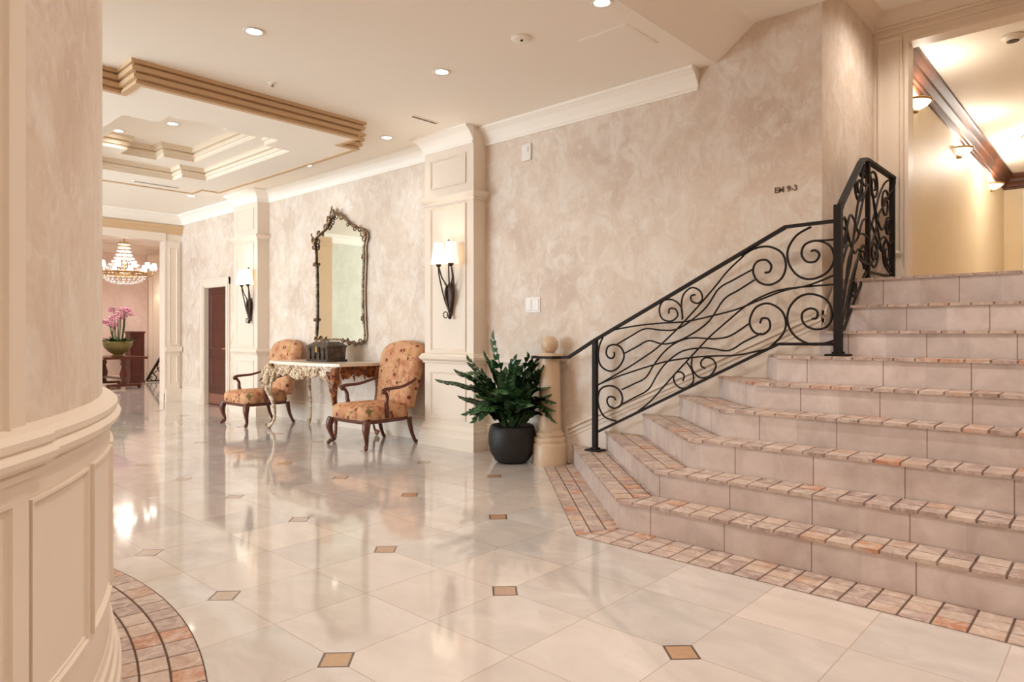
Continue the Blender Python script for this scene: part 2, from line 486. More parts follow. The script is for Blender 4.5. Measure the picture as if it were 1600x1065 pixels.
# ceiling: main slab with the coffer opening, sloping strip, raised strip by the stairs
OUT = (-10.17, -6.02, 1.80, 4.43, 0.35, 0.24)
T1 = (-9.49, -6.70, 2.25, 3.97, 0.30, 0.31)
T2 = (-9.13, -7.00, 2.53, 3.69, 0.24, 0.37)
m = MB()
HX = (-9.9, -6.3); HY = (2.0, 4.2)
cells(m, [XE - 0.2, HX[0], HX[1], -2.54], [-6.2, HY[0], HY[1], YW + 0.18], ZC, ZC + 0.12,
      lambda x, y: not (HX[0] < x < HX[1] and HY[0] < y < HY[1]))
m.extrude([(-2.54, -6.2, ZC), (-2.206, -6.2, 3.715), (-2.206, -6.2, 3.835), (-2.54, -6.2, 3.60)], (0, YW + 0.18 + 6.2, 0))
m.box(-2.206, 2.8, -6.2, YW, 3.715, 3.835)
struct(m, 'ceiling', M['ceiling'])
# dropped soffit with the stepped tray
m = MB()
xs = sorted(set([OUT[0], OUT[0] + OUT[4], OUT[1] - OUT[4], OUT[1], T1[0], T1[0] + T1[4], T1[1] - T1[4], T1[1]]))
ys = sorted(set([OUT[2], OUT[2] + OUT[5], OUT[3] - OUT[5], OUT[3], T1[2], T1[2] + T1[5], T1[3] - T1[5], T1[3]]))
cells(m, xs, ys, 3.31, 3.44, lambda x, y: in_notched(x, y, *OUT) and not in_notched(x, y, *T1))
xs = sorted(set([-9.9, -6.3, T1[0], T1[1], T2[0], T2[0] + T2[4], T2[1] - T2[4], T2[1]]))
ys = sorted(set([2.0, 4.2, T2[2], T2[2] + T2[5], T2[3] - T2[5], T2[3]]))
cells(m, xs, ys, 3.455, 3.60, lambda x, y: not in_notched(x, y, *T2))
m.box(-9.9, -6.3, 2.0, 4.2, 3.62, 3.70)
struct(m, 'ceiling', M['ceiling'])
# fascia moulding round the soffit
m = MB()
m.sweep(notched(*OUT), [(-0.04, 3.300), (0.012, 3.300), (0.016, 3.322), (0.004, 3.326), (0.004, 3.338), (0.034, 3.342), (0.040, 3.376), (0.018, 3.382), (0.018, 3.394), (0.052, 3.398), (0.058, 3.432), (0.036, 3.438), (0.036, 3.448), (0.062, 3.452), (0.066, ZC), (-0.04, ZC)], closed=True)
struct(m, 'trim_1', M['tan'])  # fascia shade is put into the tan colour
m = MB()
m.sweep(list(reversed(notched(*T1))), [(-0.03, 3.312), (0.004, 3.312), (0.006, 3.342), (-0.006, 3.346), (-0.006, 3.354), (0.022, 3.358), (0.026, 3.392), (0.012, 3.396), (0.012, 3.404), (0.046, 3.408), (0.05, 3.44), (0.07, 3.456), (-0.03, 3.456)], closed=True)
m.sweep(list(reversed(notched(*T2))), [(-0.03, 3.457), (0.004, 3.457), (0.006, 3.49), (-0.006, 3.494), (-0.006, 3.502), (0.022, 3.506), (0.026, 3.545), (0.012, 3.55), (0.012, 3.558), (0.046, 3.562), (0.05, 3.60), (0.07, 3.62), (-0.03, 3.62)], closed=True)
struct(m, 'trim_2', M['tan_shade_pale'])

# long back wall with the door opening
DX0, DX1, DZ = -12.25, -11.37, 2.10
m = MB()
m.box(XE - 0.2, DX0, YW, YW + 0.18, 0, 3.9); m.box(DX1, XR, YW, YW + 0.18, 0, 3.9); m.box(DX0, DX1, YW, YW + 0.18, DZ, 3.9)
struct(m, 'wall_back', M['plaster'])
# recess side wall, corner up to the recess ceiling
m = MB(); m.box(XR - 0.18, XR, YW + 0.18, YB + 0.15, 0, 4.2); m.box(XR - 0.18, XR, YW, YW + 0.18, 3.9, 4.2)
struct(m, 'wall_recess', M['plaster'])
# recess ceiling, front drop
m = MB(); m.box(XR - 0.18, XB + 0.12, YW, YB + 0.15, 4.05, 4.17); m.box(XR, XB + 0.12, YW - 0.1, YW, 3.835, 4.17)
struct(m, 'ceiling', M['ceiling'])
# recess back: pilaster, header, right stub
m = MB()
m.box(XR, -1.44, YB, YB + 0.15, ZL, 4.05); m.box(-1.44, XB, YB, YB + 0.15, 3.785, 4.05); m.box(XB - 0.14, XB, YB, YB + 0.15, ZL, 3.785)
P = lambda u, w, p: (u, YB - p, w)
m.ring(P, -1.665, -1.475, 1.95, 3.84, [(0, 0), (0, 0.014), (0.014, 0.014), (0.022, 0.003), (0.03, 0.0)])
m.box(-1.455, -1.425, YB - 0.02, YB + 0.16, ZL, 3.80)
m.box(-1.43, XB, YB - 0.018, YB + 0.158, 3.765, 3.795)
m.box(XR, XB, YB - 0.012, YB, 3.86, 3.88)
m.box(XR, -1.44, YB - 0.03, YB, ZL, ZL + 0.11); m.box(XR, -1.44, YB - 0.018, YB, ZL + 0.11, ZL + 0.15)
struct(m, 'wall_landing', M['cream'])
m = MB()
m.sweep([(XR, YW + 0.0), (XR, YB), (XB, YB)], [(0, 3.915), (0.018, 3.918), (0.022, 3.935), (0.012, 3.945), (0.03, 3.965), (0.07, 4.0), (0.10, 4.02), (0.105, 4.05), (0, 4.05)])
struct(m, 'trim_3', M['cream'])
# corridor
m = MB(); m.box(-1.74, -1.62, YB + 0.15, 14.35, ZL, 4.1); struct(m, 'wall_corridor_left', M['corr_wall'])
m = MB(); m.box(XB, XB + 0.12, YW, 14.35, 0, 4.17); struct(m, 'wall_corridor_right', M['corr_wall'])
m = MB(); m.box(-1.62, XB, 14.2, 14.35, ZL, 4.1); struct(m, 'wall_corridor_end', M['corr_wall'])
m = MB(); m.box(-1.74, XB + 0.12, YB + 0.15, 14.35, 3.95, 4.07); struct(m, 'ceiling', M['ceiling'])
m = MB(); m.box(-1.74, XB + 0.12, YB, 14.35, ZL - 0.15, ZL); struct(m, 'floor', M['riser'])
m = MB()
m.sweep([(-1.62, YB + 0.15), (-1.62, 14.2), (XB, 14.2), (XB, YB + 0.15)], [(0, 3.70), (0.02, 3.705), (0.025, 3.73), (0.04, 3.745), (0.045, 3.775), (0.08, 3.83), (0.085, 3.86), (0.12, 3.90), (0.135, 3.92), (0.135, 3.95), (0, 3.95)])
struct(m, 'trim_4', M['corr_wood'])
# cased white doorway in the corridor's end wall
m = MB(); m.box(-1.36, -1.24, 14.15, 14.2, ZL, 3.62); m.box(-0.34, -0.22, 14.15, 14.2, ZL, 3.62); m.box(-1.36, -0.22, 14.13, 14.2, 3.50, 3.66); m.box(-1.24, -0.34, 14.17, 14.2, ZL, 3.5)
struct(m, 'door_2', M['white'])

# end wall with the wide opening
OY0, OY1, OZ = 2.70, 4.97, 2.98
m = MB()
m.box(XE - 0.2, XE, OY1, YW, 0, 3.6); m.box(XE - 0.2, XE, OY0, OY1, OZ, 3.6); struct(m, 'wall_end', M['cream'])
m = MB(); m.box(XE - 0.2, XE + 0.06, 1.97, OY0, 0, 3.6); struct(m, 'wall_end', M['tan'])
m = MB(); m.box(XE - 0.2, XE, -6.2, 1.97, 0, 3.6); struct(m, 'wall_end', M['pale_green'])
m = MB()
P = lambda u, w, p: (XE + p, u, w)
for (a, b) in ((OY1 + 0.015, YW - 0.05),):
    m.box(XE, XE + 0.03, a, b, 0.0, 2.98)
    P2 = lambda u, w, p: (XE + 0.03 + p, u, w)
    for w0, w1 in ((0.34, 0.85), (1.06, 2.86)):
        m.ring(P2, a + 0.045, b - 0.045, w0, w1, [(0, 0), (0, 0.012), (0.012, 0.012), (0.02, 0.0)])
m.box(XE, XE + 0.09, OY1 - 0.02, YW - 0.02, 0, 0.16); m.box(XE, XE + 0.07, OY1 - 0.01, YW - 0.03, 0.16, 0.24)
m.box(XE, XE + 0.075, OY1 - 0.01, YW - 0.02, 0.93, 1.02)
m.box(XE - 0.21, XE + 0.03, OY1 - 0.02, OY1 + 0.01, 0, 2.98)
m.box(XE, XE + 0.03, 1.97, OY1, OZ, 3.12)
struct(m, 'trim_5', M['cream'])
m = MB()
m.sweep([(XE, 1.97), (XE, YW)], [(0, 3.12), (0.03, 3.12), (0.04, 3.15), (0.05, 3.155), (0.055, 3.20), (0.09, 3.235), (0.095, 3.27), (0, 3.28)])
struct(m, 'trim_6', M['tan'])  # shade of the projecting cornice painted in with the tan

# crown moulding along the long wall, stepping out round the two pilasters
PF = 5.08            # pilaster face
CR = [(0, 3.295), (0.016, 3.295), (0.022, 3.31), (0.014, 3.322), (0.010, 3.332), (0.030, 3.37), (0.066, 3.42), (0.108, 3.452), (0.118, 3.456), (0.118, ZC), (0, ZC)]
PIL = [(-10.72, -9.94), (-5.99, -5.194)]
m = MB()
m.sweep([(XE, -5.9), (XE, YW), (PIL[0][0], YW), (PIL[0][0], PF), (PIL[0][1], PF), (PIL[0][1], YW), (PIL[1][0], YW), (PIL[1][0], PF), (PIL[1][1], PF)], CR)
m.sweep([(PIL[1][1], YW), (-2.69, YW)], CR)
struct(m, 'trim_7', M['ceiling'])

# pilasters on the long wall
BASE = [(0, 0), (0.055, 0), (0.055, 0.12), (0.045, 0.13), (0.042, 0.15), (0.034, 0.165), (0.034, 0.205), (0.02, 0.225), (0.014, 0.25), (0, 0.26)]
RAIL = [(0, 0.925), (0.014, 0.93), (0.018, 0.95), (0.032, 0.962), (0.046, 0.975), (0.05, 1.0), (0.036, 1.012), (0.03, 1.03), (0, 1.04)]
CAP = [(0, 2.70), (0.012, 2.70), (0.014, 2.725), (0.03, 2.735), (0.045, 2.755), (0.052, 2.775), (0.052, 2.79), (0, 2.80)]
RG = [(0, 0), (0, 0.013), (0.012, 0.013), (0.018, 0.004), (0.026, 0.007), (0.034, -0.004), (0.05, -0.004)]
def pilaster(name, x0, x1):
    m = MB(); m.box(x0, x1, PF, YW + 0.02, 0, ZC)
    path = [(x0, YW), (x0, PF), (x1, PF), (x1, YW)]
    for pr in (BASE, RAIL, CAP): m.sweep(path, pr)
    P = lambda u, w, p: (u, PF - p, w)
    for w0, w1 in ((0.31, 0.84), (1.04 + 0.02, 2.67), (2.885, 3.215)):
        m.ring(P, x0 + 0.10, x1 - 0.115, w0, w1, RG)
    return struct(m, name, M['cream'])
pilaster('trim_8', *PIL[0]); pilaster('trim_9', *PIL[1])

# baseboards
m = MB()
BB = [(0, 0), (0.03, 0), (0.03, 0.15), (0.022, 0.165), (0.022, 0.235), (0.012, 0.25), (0.012, 0.27), (0, 0.28)]
for a, b in ((XE + 0.05, DX0 - 0.14), (DX1 + 0.13, PIL[0][0]), (PIL[0][1], PIL[1][0]), (PIL[1][1], -4.06)):
    m.sweep([(a, YW), (b, YW)], BB)
struct(m, 'baseboard_back', M['cream'])
m = MB(); m.sweep([(PIL[1][1], YW), (-4.06, YW)], [(0, 0.94), (0.01, 0.94), (0.018, 0.955), (0.018, 0.985), (0.008, 1.0), (0, 1.0)])
struct(m, 'trim_10', M['cream'])

# raking skirt that follows the stairs, with its moulded cap
m = MB()
def zcap(x): return 0.36 + (x + 4.05) * 0.4545
m.extrude([(-4.05, YW, 0.0), (XR, YW, 0.0), (XR, YW, zcap(XR) - 0.03), (-4.05, YW, zcap(-4.05) - 0.03)], (0, -0.012, 0))
for dz, h, d in ((0.0, 0.030, 0.034), (-0.045, 0.028, 0.024), (-0.09, 0.022, 0.018)):
    m.extrude([(-4.05, YW, zcap(-4.05) + dz - h), (XR, YW, zcap(XR) + dz - h), (XR, YW, zcap(XR) + dz), (-4.05, YW, zcap(-4.05) + dz)], (0, -d, 0))
m.box(-4.075, -4.05, YW - 0.034, YW, 0, zcap(-4.05))
zs = lambda y: zcap(XR) + (y - YW) * 0.87
m.extrude([(XR, YW, 1.0), (XR, 5.70, 1.2), (XR, 5.70, zs(5.70)), (XR, YW, zs(YW))], (0.014, 0, 0))
for dz, h, d in ((0.0, 0.035, 0.03), (-0.06, 0.03, 0.022)):
    m.extrude([(XR, YW, zs(YW) + dz - h), (XR, 5.70, zs(5.70) + dz - h), (XR, 5.70, zs(5.70) + dz), (XR, YW, zs(YW) + dz)], (d, 0, 0))
m.box(XR, XR + 0.02, 5.70, YB, ZL, ZL + 0.14)
struct(m, 'trim_11', M['cream'])

# the dark panelled door in its cream casing
m = MB()
c = 0.12
for x0, x1 in ((DX0 - c, DX0), (DX1, DX1 + c)):
    m.box(x0, x1, YW - 0.03, YW, 0, DZ + c); m.box(x0 + 0.03, x1 - 0.03, YW - 0.042, YW, 0, DZ + c)
m.box(DX0 - c, DX1 + c, YW - 0.034, YW, DZ, DZ + c); m.box(DX0 - c, DX1 + c, YW - 0.046, YW, DZ + 0.09, DZ + c)
m.box(DX0 - 0.001, DX0 + 0.014, YW - 0.02, YW + 0.16, 0, DZ); m.box(DX1 - 0.014, DX1 + 0.001, YW - 0.02, YW + 0.16, 0, DZ); m.box(DX0, DX1, YW - 0.02, YW + 0.16, DZ - 0.03, DZ + 0.001)
struct(m, 'trim_12', M['cream'])
m = MB()
yd = YW + 0.06
m.box(DX0 + 0.014, DX1 - 0.014, yd, yd + 0.045, 0.0, DZ - 0.03)
P = lambda u, w, p: (u, yd - p, w)
for w0, w1 in ((0.98, 1.98), (0.34, 0.84)):
    m.ring(P, DX0 + 0.14, DX1 - 0.14, w0, w1, [(0, 0), (0, 0.012), (0.016, 0.012), (0.03, -0.004), (0.05, 0.010), (0.06, 0.010)])
m.box(DX0 + 0.16, DX1 - 0.16, yd - 0.008, yd, 1.0, 1.96); m.box(DX0 + 0.16, DX1 - 0.16, yd - 0.008, yd, 0.36, 0.82)
dr = struct(m, 'door_1', M['mahogany'])
m = MB(); m.box(DX0 + 0.05, DX1 - 0.05, yd - 0.006, yd, 0.03, 0.20); m.build('kick_plate', M['kick'], dr)
m = MB(); m.tube([(DX1 - 0.10, yd, 1.0), (DX1 - 0.10, yd - 0.05, 1.0), (DX1 - 0.20, yd - 0.055, 1.0)], 0.009); m.lathe([(0.026, 0), (0.026, 0.008), (0, 0.01)], (DX1 - 0.10, yd, 1.0), 14, mx=Matrix.Rotation(PI / 2, 3, 'X')); m.build('door_handle', M['gold'], dr)

# curved wall on the left: panelled dado, plaster above, a pilaster breaking forward
CX, CY, CRD = -3.6, -2.03, 2.97
def cp(a, r, z): return (CX + r * math.cos(R(a)), CY + r * math.sin(R(a)), z)
def arc(a0, a1, r, n):
    return [(CX + r * math.cos(R(a0 + (a1 - a0) * i / n)), CY + r * math.sin(R(a0 + (a1 - a0) * i / n))) for i in range(n + 1)]
A_P = 54.5
m = MB()
def shell(mb, a0, a1, r, z0, z1, n, mat=0):
    pts = arc(a0, a1, r, n); inn = arc(a0, a1, r - 0.25, n)
    mb.sweep(pts, [(0, z0), (0, z1), (-0.25, z1), (-0.25, z0)] if a1 < a0 else [(0, z0), (0, z1), (-0.25, z1), (-0.25, z0)], mat=mat, smooth=False)
# travel with the room on the right: falling angle keeps the centre on the left... (room lies outside the circle)
def cshell(mb, a0, a1, r, z0, z1, n, mat=0):
    vs = []; pts = arc(a0, a1, r, n); inn = arc(a0, a1, r - 0.25, n)
    for i in range(n + 1):
        vs += [(pts[i][0], pts[i][1], z0), (pts[i][0], pts[i][1], z1), (inn[i][0], inn[i][1], z1), (inn[i][0], inn[i][1], z0)]
    fo = []; fx = []
    for i in range(n):
        a = i * 4; b = a + 4
        fo.append((a, b, b + 1, a + 1)); fx += [(a + 1, b + 1, b + 2, a + 2), (a + 2, b + 2, b + 3, a + 3), (a + 3, b + 3, b, a)]
    mb.add(vs, fo, mat, 0.5, True); mb.add(vs, fx, mat)
    mb.add(vs[:4], [(0, 1, 2, 3)], mat); mb.add(vs[-4:], [(3, 2, 1, 0)], mat)
cshell(m, A_P, 200, CRD, 1.0, ZC, 90, 0)
struct(m, 'wall_left', M['plaster'])
m = MB()
cshell(m, A_P - 0.52, 200, CRD + 0.024, 0.0, 1.02, 90)
cshell(m, -40, A_P, CRD + 0.012, 1.0, ZC, 60)
cshell(m, -40, A_P - 0.5, CRD + 0.030, 0.0, 1.02, 60)
def csweep(mb, a0, a1, r, prof, n):
    k = len(prof); vs = []
    for i in range(n + 1):
        a = a0 + (a1 - a0) * i / n
        for o, z in prof: vs.append(cp(a, r + o, z))
    fs = []
    for i in range(n):
        for j in range(k - 1): fs.append((i * k + j, (i + 1) * k + j, (i + 1) * k + j + 1, i * k + j + 1))
    mb.add(vs, fs, 0, 0.5, False)
    mb.add(vs[:k], [tuple(range(k))]); mb.add(vs[-k:], [tuple(reversed(range(k)))])
for a0, a1, r, n_ in ((A_P, 200, CRD + 0.012, 110), (-40, A_P + 0.6, CRD + 0.024, 70)):
    csweep(m, a0, a1, r, [(0, 0.925), (0.016, 0.93), (0.018, 0.945), (0.014, 0.95), (0.03, 0.956), (0.043, 0.968), (0.046, 0.982), (0.036, 0.994), (0.03, 0.998), (0.036, 1.004), (0.036, 1.02), (0.02, 1.034), (-0.02, 1.045)], n_)
    csweep(m, a0, a1, r, [(0, 0), (0.048, 0), (0.048, 0.09), (0.040, 0.10), (0.036, 0.12), (0.036, 0.135), (0.026, 0.145), (0.026, 0.19), (0.018, 0.20), (0.014, 0.225), (0.006, 0.24), (0, 0.25)], n_)
RC = [(0, 0), (0, 0.010), (0.008, 0.010), (0.016, -0.003), (0.022, 0.004), (0.032, -0.008), (0.04, -0.008)]
for a0, a1, w0, w1, rr in ((54.15, 61.65, 0.385, 0.875, CRD + 0.024), (62.7, 70.2, 0.385, 0.875, CRD + 0.024), (71.3, 78.7, 0.385, 0.875, CRD + 0.024), (44.5, 52.45, 0.30, 0.89, CRD + 0.030), (44.5, 52.9, 0.97, 3.2, CRD + 0.012)):
    k = R(1) * rr
    P = lambda u, w, p, rr=rr: cp(u / (R(1) * rr), rr + p, w)
    m.ring(P, a0 * k, a1 * k, w0, w1, RC, nu=8)
struct(m, 'wall_left', M['cream'])

# the rest of the room, behind and beside the camera
m = MB()
WX = [(-12.8, -10.0), (-9.6, -6.8), (-6.4, -3.6)]
xs = [XE - 0.2]; 
for a, b in WX: xs += [a, b]
xs.append(2.8)
for i in range(0, len(xs) - 1, 2): m.box(xs[i], xs[i + 1], -6.2, -6.0, 0, 3.75)
for a, b in WX: m.box(a, b, -6.2, -6.0, 0, 0.35); m.box(a, b, -6.2, -6.0, 3.1, 3.75)
struct(m, 'wall_front', M['plaster'])
for i, (a, b) in enumerate(WX):
    m = MB()
    for x in (a, (a + b) / 2 - 0.03, b - 0.06): m.box(x, x + 0.06, -6.14, -6.06, 0.35, 3.1)
    for z in (0.35, 2.4, 3.04): m.box(a, b, -6.14, -6.06, z, z + 0.06)
    struct(m, 'window_%d' % (i + 1), M['cream'])
m = MB(); m.box(2.6, 2.8, -6.0, YW, 0, 3.75); m.box(XB + 0.12, 2.6, YW - 0.1, YW, 0, 3.75); struct(m, 'wall_right', M['plaster'])

# the room beyond the opening
FX = -19.6
m = MB(); m.box(FX - 0.2, FX, 1.0, 9.0, 0, 3.75); m.box(FX, XE - 0.2, 8.6, 8.8, 0, 3.75); m.box(FX, XE - 0.2, 1.0, 1.2, 0, 3.75); m.box(XE - 0.2, XE - 0.02, YW + 0.18, 8.8, 0, 3.75)
struct(m, 'wall_far', M['pink_wall'])
m = MB(); m.box(FX - 0.2, XE - 0.2, 1.0, 8.8, 3.62, 3.75); struct(m, 'ceiling', M['ceiling'])
m = MB(); m.sweep([(FX, 1.2), (FX, 8.6)], [(0, 3.38), (0.03, 3.38), (0.05, 3.46), (0.14, 3.56), (0.16, 3.62), (0, 3.62)])
m.sweep([(FX, 1.2), (FX, 8.6)], [(0, 0), (0.03, 0), (0.03, 0.16), (0, 0.18)])
struct(m, 'trim_13', M['cream'])
m = MB(); m.box(FX, FX + 0.10, 6.9, 7.75, 0, 3.4); m.box(FX, FX + 0.15, 6.85, 7.8, 0, 0.22); m.box(FX, FX + 0.15, 6.85, 7.8, 3.2, 3.38)
P = lambda u, w, p: (FX + 0.10 + p, u, w)
m.ring(P, 7.0, 7.65, 0.4, 3.1, RG)
struct(m, 'trim_14', M['cream'])

# stone setts let into the floor round the curved wall and round the foot of the stairs
def sett(mb, poly, z0, h, mat=0, shrink=0.93, tint=None):
    if len(poly) < 3 or abs(area2(poly)) < 0.0012: return
    if area2(poly) < 0: poly = list(reversed(poly))
    t = rnd.random() if tint is None else tint
    mb.extrude([(x, y, z0) for x, y in poly], (0, 0, h), mat, None, t, False, shrink)
m = MB()
csweep_b = MB()
r0 = CRD + 0.06
n_ = 90; ringp = []
vs = []; fs = []
for i in range(n_ + 1):
    a = 20 + (160 - 20) * i / n_
    vs += [cp(a, r0 - 0.05, 0.001), cp(a, 3.302, 0.001), cp(a, 3.302, -0.01), cp(a, r0 - 0.05, -0.01)]
for i in range(n_):
    a = i * 4; b = a + 4
    fs += [(a, a + 1, b + 1, b), (a + 1, a + 2, b + 2, b + 1), (a + 3, a, b, b + 3)]
m.add(vs, fs, 1)
for k, (ra, rb) in enumerate(((3.0, 3.082), (3.088, 3.183), (3.189, 3.298))):
    a = 22.0 + k * 0.7
    while a < 155:
        da = 2.0 + rnd.random() * 0.5; g = 0.06
        sett(m, [cp(a + g, ra, 0)[:2], cp(a + g, rb, 0)[:2], cp(a + da - g, rb, 0)[:2], cp(a + da - g, ra, 0)[:2]], 0.0, 0.0035, 0, 0.95)
        a += da
tag(m.build('stone_border', [M['stone'], M['grout']]), 'curved three-row stone sett border in the floor around the foot of the curved wall', 'floor border')

YK = [0] + [3.70 + 0.244 * i for i in range(9)]
ZK = [0, .1865, .356, .549, .735, .912, 1.097, 1.275, 1.465, ZL]
XC = [0, -2.446, -2.327, -2.211, -2.094, -1.957, -1.90]
XW = [0, -4.00, -3.62, -3.22, -2.86, -2.50, -2.10]
XRR = XB - 0.002
YWS = YW - 0.016
def setts_region(mb, region, o, ud, su, sv, nu, nv, z0, h, gap=0.007, shrink=0.95, jitter=0.012, mat=0):
    """rows of setts in the frame (o, ud), clipped to the convex region"""
    if area2(region) < 0: region = list(reversed(region))
    hp = []
    for i in range(len(region)):
        a = region[i]; b = region[(i + 1) % len(region)]
        d = Vector((b[0] - a[0], b[1] - a[1])).normalized()
        nx, ny = -d.y, d.x
        hp.append((a[0] + nx * gap / 2, a[1] + ny * gap / 2, nx, ny))
    U = Vector(ud).normalized(); V = Vector((-U.y, U.x))
    for r_ in range(nv[0], nv[1]):
        u = nu[0] * su
        while u < nu[1] * su:
            du = su * (1 + 0.05 * math.sin(u * 7.3))
            c = []
            for (uu, vv) in ((u + gap / 2, r_ * sv + gap / 2), (u + du - gap / 2, r_ * sv + gap / 2), (u + du - gap / 2, (r_ + 1) * sv - gap / 2), (u + gap / 2, (r_ + 1) * sv - gap / 2)):
                p = Vector(o) + U * uu + V * vv; c.append((p.x, p.y))
            p = clip(c, hp)
            if p: sett(mb, p, z0, h * (1 + (rnd.random() - 0.5) * jitter * 10), mat, shrink)
            u += du
m = MB()
B0 = (-2.553, 3.385); Bd = (-4.06, 4.86 + 0.02)
dg = Vector((XW[1] - XC[1], YWS - YK[1]))
Bo = (B0[0] + dg.x * 1.0, B0[1] + dg.y * 1.0)
reg1 = [B0, (XRR + 1.25, 3.385), (XRR + 1.25, 3.74), (XC[1], 3.72)]
reg2 = [B0, (XC[1] - 0.002, 3.72), (XW[1], YWS), (XW[1] - 0.30, YWS), (Bo[0], min(Bo[1], YWS))]
for rg_ in (reg1, reg2):
    if area2(rg_) < 0: rg_ = list(reversed(rg_))
    m.add([(x, y, 0.001) for x, y in rg_], [tuple(range(len(rg_)))], 1)
setts_region(m, reg1, B0, (1, 0), 0.128, 0.112, (-3, 42), (0, 3), 0.0, 0.004)
ul = Vector((B0[0] - Bo[0], B0[1] - Bo[1]))
setts_region(m, [B0, (XC[1], 3.72), (XW[1], YWS), (Bo[0], Bo[1])], Bo, ul, 0.125, 0.105, (-3, 22), (0, 4), 0.0, 0.004)
tag(m.build('stone_border', [M['stone'], M['grout']]), 'angled stone sett border in the floor along the foot of the staircase', 'floor border')

# ------------------------------------------------------------------ staircase
stairs = thing('staircase', (-1.0, 4.6, 0), 'broad limestone staircase with stone sett treads rising to the corridor', 'staircase')
SO = Vector((-1.0, 4.6, 0))
def sb(mb, name, mats, parent, **kw):
    """staircase pieces are laid out in room coordinates, then hung under the staircase origin"""
    mb.v = [(x - SO.x, y - SO.y, z - SO.z) for x, y, z in mb.v]
    return mb.build(name, mats, parent, **kw)
TH = 0.020; NOS = 0.018
for k in range(1, 9):
    y0 = YK[k]; y1 = YK[k + 1]; z1 = ZK[k]
    m = MB()
    if k <= 6:
        W0 = (XW[k], YWS); F0 = (XC[k], y0)
        if k < 6:
            W1 = (XW[k + 1] + 0.03, YWS); F1 = (XC[k + 1] + 0.02, y1 + 0.03); R1 = (XRR + 1.25, y1 + 0.03)
            poly = [W0, F0, (XRR + 1.25, y0), R1, F1, W1]
        else:
            poly = [W0, F0, (XRR, y0), (XRR, y1 + 0.03), (XR + 0.002, y1 + 0.03), (XR + 0.002, YWS)]
    else:
        poly = [(XR + 0.016, y0), (XRR, y0), (XRR, y1 + 0.03), (XR + 0.016, y1 + 0.03)]
    m.extrude([(x, y, 0.0) for x, y in poly], (0, 0, z1 - TH), 0)
    m.m[-1] = 1
    st = sb(m, 'step', [M['riser'], M['grout']], stairs)
    # tread of tumbled setts
    m = MB()
    XE_ = (XRR + 1.25) if k < 6 else XRR
    if k < 6:
        F0 = (XC[k] - NOS * 0.4, y0 - NOS); F1 = (XC[k + 1], y1); W0 = (XW[k] - NOS, YWS); W1 = (XW[k + 1], YWS)
        reg = [F0, (XE_, y0 - NOS), (XE_, y1), F1]
        setts_region(m, reg, (F0[0], F0[1]), (1, 0), 0.128, 0.13, (-2, 44), (0, 2), z1 - TH, TH, jitter=0.004, shrink=0.96)
        dv = Vector((F0[0] - W0[0], F0[1] - W0[1]))
        setts_region(m, [F0, F1, W1, W0], W0, dv, 0.128, 0.125, (-1, 20), (0, 3), z1 - TH, TH, jitter=0.004, shrink=0.96)
    elif k == 6:
        F0 = (XC[6], y0 - NOS); W0 = (XW[6], YWS)
        setts_region(m, [F0, (XE_, y0 - NOS), (XE_, y1), (XC[6] - 0.13, y1)], F0, (1, 0), 0.128, 0.13, (-3, 30), (0, 2), z1 - TH, TH, jitter=0.004, shrink=0.96)
        setts_region(m, [(XC[6] - 0.13, y1), (XR, y1), (XR, YWS), W0], W0, (1, 0), 0.128, 0.1, (0, 6), (-2, 1), z1 - TH, TH, jitter=0.004, shrink=0.96)
    else:
        setts_region(m, [(XR + 0.016, y0 - NOS), (XE_, y0 - NOS), (XE_, y1), (XR + 0.016, y1)], (XR + 0.016, y0 - NOS), (1, 0), 0.128, 0.13, (-1, 30), (0, 2), z1 - TH, TH, jitter=0.004, shrink=0.96)
    sb(m, 'tread', [M['stone'], M['grout']], st)
m = MB(); m.box(XR + 0.016, XRR, YK[9], YB - 0.002, 0.0, ZL - TH); m.box(XR + 0.016, XRR, YK[9] + 0.10, YB - 0.002, ZL - TH, ZL)
ld = sb(m, 'landing', [M['riser']], stairs)
m = MB()
setts_region(m, [(XR + 0.016, YK[9] - NOS), (XRR, YK[9] - NOS), (XRR, YK[9] + 0.10), (XR + 0.016, YK[9] + 0.10)], (XR, YK[9] - NOS), (1, 0), 0.128, 0.118, (-1, 30), (0, 1), ZL - TH, TH, jitter=0.004)
sb(m, 'landing_edge', [M['stone']], ld)

# ------------------------------------------------------------------ wrought iron railing
RY = 5.10; RX = -1.536
RO = Vector((-2.6, RY, 0.1865))
rail = thing('stair_railing', RO, 'black wrought iron stair railing with scrolls and wavy bars', 'railing')
def rb(mb, name, parent=None, mat=None):
    mb.v = [(x - RO.x, y - RO.y, z - RO.z) for x, y, z in mb.v]
    return mb.build(name, mat or M['iron'], parent or rail)
def pl1(pts, dy=0.0): return [(x, RY + dy, z) for x, z in pts]
def pl2(pts, dx=0.0): return [(RX + dx, y, z) for y, z in pts]
m = MB()
m.bar(pl1([(-4.36, 1.030), (-4.155, 1.031), (-3.94, 1.030), (-3.634, 1.196), (-1.902, 2.048), (-1.551, 2.053)]), 0.045, 0.022)
rb(m, 'handrail')
m = MB()
m.bar(pl2([(5.10, 2.105), (5.175, 2.19), (5.632, 2.559), (5.70, 2.60), (5.80, 2.612), (6.60, 2.605)]), 0.045, 0.024)
m.tube(pl2([(6.58, 2.605), (6.615, 2.60), (6.622, 2.57), (6.61, 2.54), (6.59, 2.545)]), 0.014, 8)
rb(m, 'handrail')
